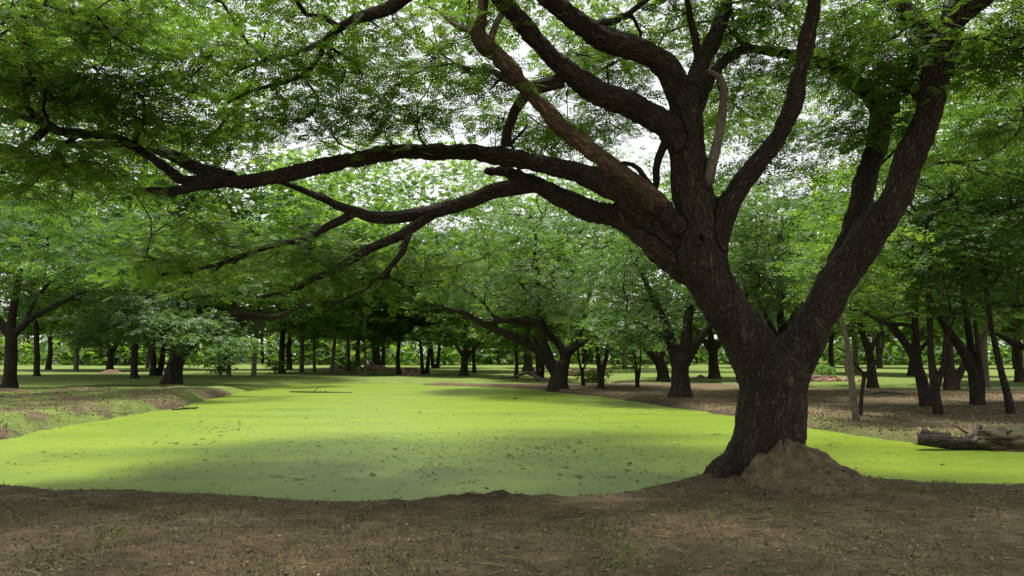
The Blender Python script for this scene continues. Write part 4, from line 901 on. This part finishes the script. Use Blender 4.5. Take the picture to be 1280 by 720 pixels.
# ================================================================== THINGS ON THE GROUND
# fallen log with its root mass
lp = at(1180, 552, 14.48) - np.array([0, 0, .04])
log = thing('fallen_log', lp, 'sawn fallen log with mossy torn roots lying at the water edge', 'log')
def Lp(px, py, Yd): return at(px, py, Yd) - np.array([0, 0, .04]) - lp
b = Bag(); l = resample(np.array([[*Lp(1144, 547, 14.48), .10], [*Lp(1170, 549, 14.48), .12], [*Lp(1200, 551, 14.53), .13], [*Lp(1232, 550, 14.58), .17], [*Lp(1262, 548, 14.63), .2]]), .08)
b.tube(l[:, :3], l[:, 3], 16, .3, 3); link('log_body', b.mesh('log_body', [M['bark']]), log)
b = Bag(); l = resample(np.array([[*Lp(1149, 537, 14.63), .085], [*Lp(1165, 543, 14.60), .11], [*Lp(1185, 547, 14.58), .13]]), .06)
b.tube(l[:, :3], l[:, 3], 12, .15, 4); link('log_fork', b.mesh('log_fork', [M['bark']]), log)
m, n, out = mat('sawn wood'); geo = n.nodes.new('ShaderNodeNewGeometry')
princ(n, out, ramp(n, noise(n, geo.outputs['Position'], 30, 4), [(.3, (.22, .14, .08)), (.7, (.42, .30, .19))]), .9); M['sawn'] = m
for (px, py, Yd, r_) in ((1143.6, 547, 14.48, .097), (1148.6, 536.8, 14.63, .082)):
    c0 = Lp(px, py, Yd); t = np.linspace(0, 2 * np.pi, 17)[:-1]
    rim = np.stack([np.full(16, c0[0] - .012), c0[1] + r_ * np.cos(t), c0[2] + r_ * np.sin(t) * 1.0], 1)
    VV = np.vstack([rim, rim + [.03, 0, 0], [[c0[0] - .016, c0[1], c0[2]]]])
    FF = [[i, (i + 1) % 16, (i + 1) % 16 + 16, i + 16] for i in range(16)] + [[32, i, i + 1, (i + 2) % 16] for i in range(0, 16, 2)]
    link('cut_face', mesh_quads('cut_face', VV, np.array(FF), [M['sawn']]), log)
# root plate: lumpy body and many twisted roots
uu, vv = np.meshgrid(np.linspace(0, np.pi, 24), np.linspace(0, 2 * np.pi, 40, endpoint=False), indexing='ij')
S = np.stack([np.sin(uu) * np.cos(vv), np.sin(uu) * np.sin(vv), np.cos(uu)], -1).reshape(-1, 3)
S = S * (1 + .38 * fbm(S * 2.2, 4, 55) + .14 * fbm(S * 7, 3, 56))[:, None] * [.74, .45, .27] + Lp(1256, 548, 14.68)
ii = np.arange(24 * 40).reshape(24, 40)
FF = np.stack([ii[:-1], ii[1:], np.roll(ii[1:], -1, 1), np.roll(ii[:-1], -1, 1)], -1).reshape(-1, 4)
m, n, out = mat('mossy roots'); geo = n.nodes.new('ShaderNodeNewGeometry')
f_ = noise(n, geo.outputs['Position'], 5, 5); f2_ = noise(n, geo.outputs['Position'], 40, 4, .7)
c = ramp(n, f_, [(.35, (.05, .037, .026)), (.5, (.10, .078, .05)), (.62, (.075, .10, .03))])
princ(n, out, c, .95, bump(n, f2_, 1.0, .04), .2); M['moss'] = m
link('root_mass', mesh_quads('root_mass', S, FF, [M['moss']], smooth=True), log)
rg = np.random.default_rng(31)
for k in range(26):
    o0 = Lp(rg.uniform(1216, 1290), rg.uniform(535, 562), 14.48 + rg.uniform(-.25, .3)); d = rg.normal(0, 1, 3); d[2] = abs(d[2]) * .5; d /= np.linalg.norm(d)
    ln = rg.uniform(.25, .6); l = [o0]
    for j in range(5): d = d + rg.normal(0, .35, 3) - [0, 0, .12]; d /= np.linalg.norm(d); l.append(l[-1] + d * ln / 5)
    b = Bag(); b.tube(np.array(l), np.linspace(.035, .008, 6) * rg.uniform(.5, 1.1), 6, .1, k)
    link('root', b.mesh('root', [M['bark'] if k % 3 else M['deadwood']]), log)
b = Bag(); l = resample(np.array([[*Lp(1214, 546, 14.58), .10], [*Lp(1221, 534, 14.58), .06], [*Lp(1222, 526, 14.58), .03]]), .05)
b.tube(l[:, :3], l[:, 3], 10, .35, 9); link('stub', b.mesh('stub', [M['deadwood']]), log)

# brick ruins
m, n, out = mat('old brick'); oi = N(n, 'ShaderNodeAttribute', attribute_name='tint')
geo = n.nodes.new('ShaderNodeNewGeometry')
c = ramp(n, oi.outputs['Fac'], [(0, (.26, .13, .09)), (.5, (.40, .23, .18)), (1, (.52, .38, .32))])
c = mixc(n, 1.0, c, ramp(n, noise(n, geo.outputs['Position'], 8, 4), [(.3, (.6, .6, .6)), (.7, (1.1, 1.1, 1.1))]), 'MULTIPLY')
princ(n, out, c, .95); M['brick'] = m
BOXV = np.array([[x, y, z] for x in (-.5, .5) for y in (-.5, .5) for z in (-.5, .5)], float)
BOXF = np.array([[0, 1, 3, 2], [4, 6, 7, 5], [0, 4, 5, 1], [2, 3, 7, 6], [0, 2, 6, 4], [1, 5, 7, 3]])
def bricks_mesh(C, dims, rot, tilt, material, rg):
    Vs = []
    for c0, d, a_, t_ in zip(C, dims, rot, tilt):
        v = BOXV * d; ca, sa = math.cos(a_), math.sin(a_); ct, st = math.cos(t_), math.sin(t_)
        v = v @ np.array([[1, 0, 0], [0, ct, st], [0, -st, ct]]); v = v @ np.array([[ca, sa, 0], [-sa, ca, 0], [0, 0, 1]])
        Vs.append(v + c0)
    n_ = len(C); Fb = (BOXF[None] + (np.arange(n_) * 8)[:, None, None]).reshape(-1, 4)
    return mesh_quads('bricks', np.vstack(Vs), Fb, [material], tint=np.repeat(rg.random(n_), 6))
def rubble(label, px0, px1, py, hpx, n_, name='rubble_heap', wall=False, group=None):
    rg = np.random.default_rng(int(px0)); a_, b_ = gnd(px0, py), gnd(px1, py); ctr = (a_ + b_) / 2
    ctr[2] = hz(ctr[0], ctr[1]); W = np.linalg.norm(b_ - a_); Hh = hpx * ctr[1] * K
    root = thing(name, ctr, label, 'ruin' if wall else 'rubble', group)
    if wall:
        C, dims, rot, tilt = [], [], [], []
        cs = max(3, int(Hh / .16)); L = .5
        for r_ in range(cs):
            for q_ in range(int(W / L)):
                if r_ > cs - 3 and rg.random() < .4: continue
                C.append([-W / 2 + (q_ + .5 * (r_ % 2)) * L, rg.normal(0, .02), (r_ + .5) * Hh / cs]); dims.append([L - .03, .6, Hh / cs - .015]); rot.append(rg.normal(0, .02)); tilt.append(0)
    else:
        xx = rg.uniform(-1, 1, n_); hump = (.55 + .45 * vnoise(np.stack([xx * 4, xx * 0, xx * 0], 1), int(px0))) * (1 - xx ** 4)
        yy = rg.normal(0, .8, n_); zz = rg.random(n_) * Hh * hump * np.exp(-(yy / 1.4) ** 2)
        C = np.stack([xx * W / 2, yy, zz], 1); dims = rg.uniform(.15, .5, (n_, 3)) * [1, .7, .5]; rot = rg.uniform(0, 6.28, n_); tilt = rg.normal(0, .5, n_)
    link('bricks', bricks_mesh(C, dims, rot, tilt, M['brick'], rg), root, kind='stuff')
rubble('long heap of pink brick rubble on the far lawn across the pond', 408, 500, 463, 12, 1100)
rubble('low ruined brick wall seen between the spreading tree and the stout tree', 706, 768, 470, 10, 0, 'ruined_wall', True)
rubble('low brick footing at the field edge right of the huge trunk', 1006, 1062, 476, 6, 300)
rubble('small pale heap of bricks around a stump across the pond', 506, 524, 468, 13, 220)
# fallen branches
def dead_branch(label, pts, Yd, seed, name='fallen_branch', mt='deadwood'):
    rg = np.random.default_rng(seed); base = at(pts[0][0], pts[0][1], Yd); base[2] = max(hz(base[0], base[1]), WATER + .01)
    l = np.array([[*(at(x_, y_, Yd) - base), r_ * Yd * K] for x_, y_, r_ in pts]); l[:, 2] -= min(l[:, 2].min(), 0)
    l[:, 1] += np.linspace(0, .8, len(l)) * rg.uniform(-1, 1)
    root = thing(name, base, label, 'branch'); b = Bag(); ll = resample(l, .2); b.tube(ll[:, :3], ll[:, 3], 8, .2, seed); link('stem', b.mesh('stem', [M[mt]]), root)
    for k in range(4):
        s = ll[rg.integers(1, len(ll) - 1)]; d = rg.normal(0, 1, 3); d[2] = abs(d[2]) * .35; d /= np.linalg.norm(d); L_ = rg.uniform(.2, .5) * Yd / 40
        b = Bag(); b.tube(np.array([s[:3], s[:3] + d * L_ * .5 + rg.normal(0, .04, 3), s[:3] + d * L_]), [s[3] * .6, s[3] * .4, s[3] * .15], 5, 0, k); link('twig', b.mesh('twig', [M[mt]]), root)
dead_branch('curved fallen branch lying on the grass across the pond', [(626, 471, 1.2), (636, 474, 1.4), (648, 470, 1.6), (662, 467, 2), (672, 468, 1.6)], 55, 1)
dead_branch('broken log end on the grass just left of the spreading tree', [(657, 466, 2.2), (668, 470, 2.4), (676, 475, 2.2), (690, 477, 1.6)], 50, 2)
dead_branch('twisted dead branch beside the light strip of water on the right', [(1086, 497, 1.2), (1100, 494, 1.6), (1115, 495, 1.5), (1132, 497, 1.0)], 33, 3)
dead_branch('thin stick trailing from the left bank into the duckweed', [(130, 521, .5), (137, 516, .6), (144, 519, .7), (150, 518, .5)], 20.8, 4)
dead_branch('dark snag floating near the left bank', [(214, 513.5, .7), (226, 512.5, 1.0), (240, 512, .7)], 25, 5, 'snag', 'bark_dark')
dead_branch('dark drifting branch at the bright far end of the pond', [(362, 490, .6), (385, 490.3, .8), (410, 490.8, .8), (440, 491, .5)], 36.8, 6, 'snag', 'bark_dark')

# earth hump on the left lawn
def hump(label, px, py, wpx, hpx, seed):
    p = gnd(px, py); r_ = wpx * p[1] * K; h_ = hpx * p[1] * K
    rr_, aa_ = np.meshgrid(np.linspace(0, 1, 14), np.linspace(0, 2 * np.pi, 32, endpoint=False), indexing='ij')
    x_, y_ = rr_ * np.cos(aa_) * r_, rr_ * np.sin(aa_) * r_ * .8
    z_ = h_ * (np.cos(rr_ * np.pi) * .5 + .5) * (1 + .3 * fbm(np.stack([x_.ravel() * 2, y_.ravel() * 2, x_.ravel() * 0], 1), 3, seed).reshape(x_.shape)) - .06
    ii = np.arange(14 * 32).reshape(14, 32); FF = np.stack([ii[:-1], ii[1:], np.roll(ii[1:], -1, 1), np.roll(ii[:-1], -1, 1)], -1).reshape(-1, 4)
    o = link('earth_mound', mesh_quads('earth_mound', np.stack([x_, y_, z_], -1).reshape(-1, 3), FF, [M['heap']], smooth=True), label=label, category='mound')
    o.location = (p[0], p[1], hz(p[0], p[1]))
hump('low brown earth hump under a tree on the left lawn', 139, 467, 22, 6, 61)
hump('small brown earth bank left of the wide-footed tree beyond the pool', 876, 473, 12, 5, 62)

# ------------------------------------------------------------------ leaf litter, grass, floating bits
def scatter(name, label, x, y, size, tmplV, tmplF, material, rg, tilt=.5, z0=None, stand=False, sink=0.0):
    n_ = len(x); z = (H(x, y) if z0 is None else np.full(n_, z0)) - sink
    a_ = rg.uniform(0, 2 * np.pi, n_); ca, sa = np.cos(a_), np.sin(a_); p_ = rg.normal(0, tilt, n_); q_ = rg.normal(0, tilt, n_)
    TV = tmplV[None] * size[:, None, None]
    X_, Y_, Z_ = TV[..., 0], TV[..., 1], TV[..., 2]
    Y2 = Y_ * np.cos(p_)[:, None] - Z_ * np.sin(p_)[:, None]; Z2 = Y_ * np.sin(p_)[:, None] + Z_ * np.cos(p_)[:, None]
    X3 = X_ * np.cos(q_)[:, None] + Z2 * np.sin(q_)[:, None]; Z3 = -X_ * np.sin(q_)[:, None] + Z2 * np.cos(q_)[:, None]
    Vv = np.stack([x[:, None] + X3 * ca[:, None] - Y2 * sa[:, None], y[:, None] + X3 * sa[:, None] + Y2 * ca[:, None], z[:, None] + Z3], -1)
    k_ = tmplV.shape[0]; Ff = (tmplF[None] + (np.arange(n_) * k_)[:, None, None]).reshape(-1, tmplF.shape[1])
    o = link(name, mesh_quads(name, Vv.reshape(-1, 3), Ff, [material], tint=np.repeat(rg.random(n_), len(tmplF))), kind='stuff')
    o['label'] = label; o['category'] = name.split('_')[-1]
    return o
def tint_mat(name, stops, rough=.9, trans=0.0):
    m, n, out = mat(name); a_ = N(n, 'ShaderNodeAttribute', attribute_name='tint'); princ(n, out, ramp(n, a_.outputs['Fac'], stops), rough, None, .25); return m
M['litter'] = tint_mat('dry leaf litter', [(0, (.055, .038, .022)), (.35, (.115, .085, .045)), (.65, (.20, .155, .08)), (.94, (.25, .20, .105)), (1, (.40, .34, .22))])
M['blade'] = tint_mat('grass blades', [(0, (.055, .07, .022)), (.5, (.095, .125, .034)), (1, (.18, .185, .07))], .7)
LV = np.array([[-.5, 0, .02], [0, .24, .05], [.5, 0, .0], [0, -.24, .04]]); LF = np.array([[0, 1, 2, 3]])
rg = np.random.default_rng(8)
def near_points(n_, y0=4.6, y1=12.2):
    y = y0 + (y1 - y0) * rg.random(n_) ** 1.1; x = rg.uniform(-.72, .78, n_) * y + rg.normal(0, .2, n_)
    d = pond_dist(x, y); return x, y, d
x, y, d = near_points(80000); k_ = (d > .12) & (rg.random(len(x)) < np.clip(.55 + .7 * noise2(x, y, .8, 3, 71), .12, 1))
scatter('leaf_litter', 'dry brown leaf litter strewn over the near bank', x[k_], y[k_], rg.uniform(.010, .032, k_.sum()) * (1 + 1.2 * (rg.random(k_.sum()) > .985)), LV, LF, M['litter'], rg, .45, sink=-.004)
BV = np.array([[-.06, 0, 0], [.06, 0, 0], [.05, .18, .6], [-.03, .18, .6], [.02, .5, 1.0]]); BF = np.array([[0, 1, 2, 3], [3, 2, 4, 4]])
BF3 = np.array([[0, 1, 2], [0, 2, 3], [3, 2, 4]])
x, y, d = near_points(120000); g_ = grass_amount(x, y, d, noise2(x, y, .25, 4, 21), noise2(x, y, 1.1, 4, 22))
pr = np.clip(g_ * 1.6, 0, 1) * .7 + .06 + .25 * np.exp(-((d - .3) / .15) ** 2) * (noise2(x, y, 1.5, 3, 74) > .05)
k_ = (d > .15) & (rg.random(len(x)) < pr)
scatter('sparse_grass', 'sparse short grass tufts on the near bank', x[k_], y[k_], rg.uniform(.022, .06, k_.sum()), BV * [1.5, 1, 1], BF3, M['blade'], rg, .55, sink=.003)
x, y, d = near_points(900, 4.8, 10); k_ = d > .3
SV = np.array([[-.5, -.02, 0], [-.1, .06, .01], [.5, -.03, 0], [-.5, .02, .02], [-.1, .10, .03], [.5, .01, .02]]) * [1, .6, 1]; SF = np.array([[0, 1, 4, 3], [1, 2, 5, 4]])
scatter('fallen_twigs', 'thin dry twigs scattered on the near bank', x[k_][:260], y[k_][:260], rg.uniform(.05, .26, 260), SV, SF, M['litter'], rg, .12, sink=-.008)
x, y, d = near_points(900, 4.8, 10); k_ = d > .3; s_ = k_.sum()
scatter('fallen_leaves', 'larger curled dead leaves lying on the near bank', x[k_], y[k_], rg.uniform(.03, .065, s_), LV * [1, 1.1, 2.5], LF, M['litter'], rg, .35, sink=-.01)
# banks on the left and right
xb = rg.uniform(-26, -8, 60000); yb = rg.uniform(13, 34, 60000); d = pond_dist(xb, yb)
g_ = grass_amount(xb, yb, d, noise2(xb, yb, .25, 4, 21), noise2(xb, yb, 1.1, 4, 22))
k_ = (d > .2) & (rg.random(len(xb)) < g_ + .06)
scatter('bank_grass', 'short pale grass on the left bank', xb[k_], yb[k_], rg.uniform(.02, .055, k_.sum()), BV * [2.6, 1.4, .8], BF3, M['blade'], rg, .5, sink=.004)
xb = rg.uniform(6, 20, 60000); yb = rg.uniform(14, 26, 60000); d = pond_dist(xb, yb)
g_ = grass_amount(xb, yb, d, noise2(xb, yb, .25, 4, 21), noise2(xb, yb, 1.1, 4, 22))
k_ = (d > .2) & (rg.random(len(xb)) < g_ * .8 + .03)
scatter('bank_grass', 'short grass along the right bank behind the duckweed', xb[k_], yb[k_], rg.uniform(.03, .09, k_.sum()), BV * [2.2, 1, 1], BF3, M['blade'], rg, .5, sink=.004)
for lab_, x0_, x1_, y0_, y1_, n_ in (('dead leaves strewn over the left bank', -25, -9.5, 14, 34, 22000), ('dead leaves strewn under the grove on the right bank', 4, 22, 15, 36, 26000)):
    xb = rg.uniform(x0_, x1_, n_); yb = rg.uniform(y0_, y1_, n_); d = pond_dist(xb, yb)
    k_ = (d > .1) & (rg.random(n_) < np.clip(.55 + .8 * noise2(xb, yb, .7, 3, 72), .1, 1))
    scatter('leaf_litter', lab_, xb[k_], yb[k_], rg.uniform(.03, .10, k_.sum()), LV, LF, M['litter'], rg, .5, sink=-.008)
# bits floating on the weed
cl = np.stack([rg.uniform(-9, 7, 70), rg.uniform(11, 26, 70)], 1); pick = cl[rg.integers(0, 70, 1300)]
x = np.concatenate([rg.normal(-.3, 2.8, 1100), rg.uniform(-11, 9, 1100), pick[:, 0] + rg.normal(0, .5, 1300)]); y = np.concatenate([rg.normal(14, 2.4, 1100), 10 + 22 * rg.random(1100), pick[:, 1] + rg.normal(0, .22, 1300)])
d = pond_dist(x, y); k_ = (d < -.4)
x, y = x[k_], y[k_]; s = rg.uniform(.022, .075, len(x)) * (1 + 1.5 * (rg.random(len(x)) > .96))
M['float'] = tint_mat('wet dead leaves', [(0, (.02, .03, .01)), (.6, (.05, .075, .02)), (1, (.10, .09, .04))], .7)
scatter('floating_leaves', 'dark dead leaves floating on the duckweed', x, y, s * 1.2, LV, LF, M['float'], rg, .12, z0=WATER + .012)
ntri = sum(len(me.polygons) * 2 for me in bpy.data.meshes)
import sys; print('approx triangles', file=sys.stderr); print('approx triangles', ntri, 'objects', len(bpy.data.objects))
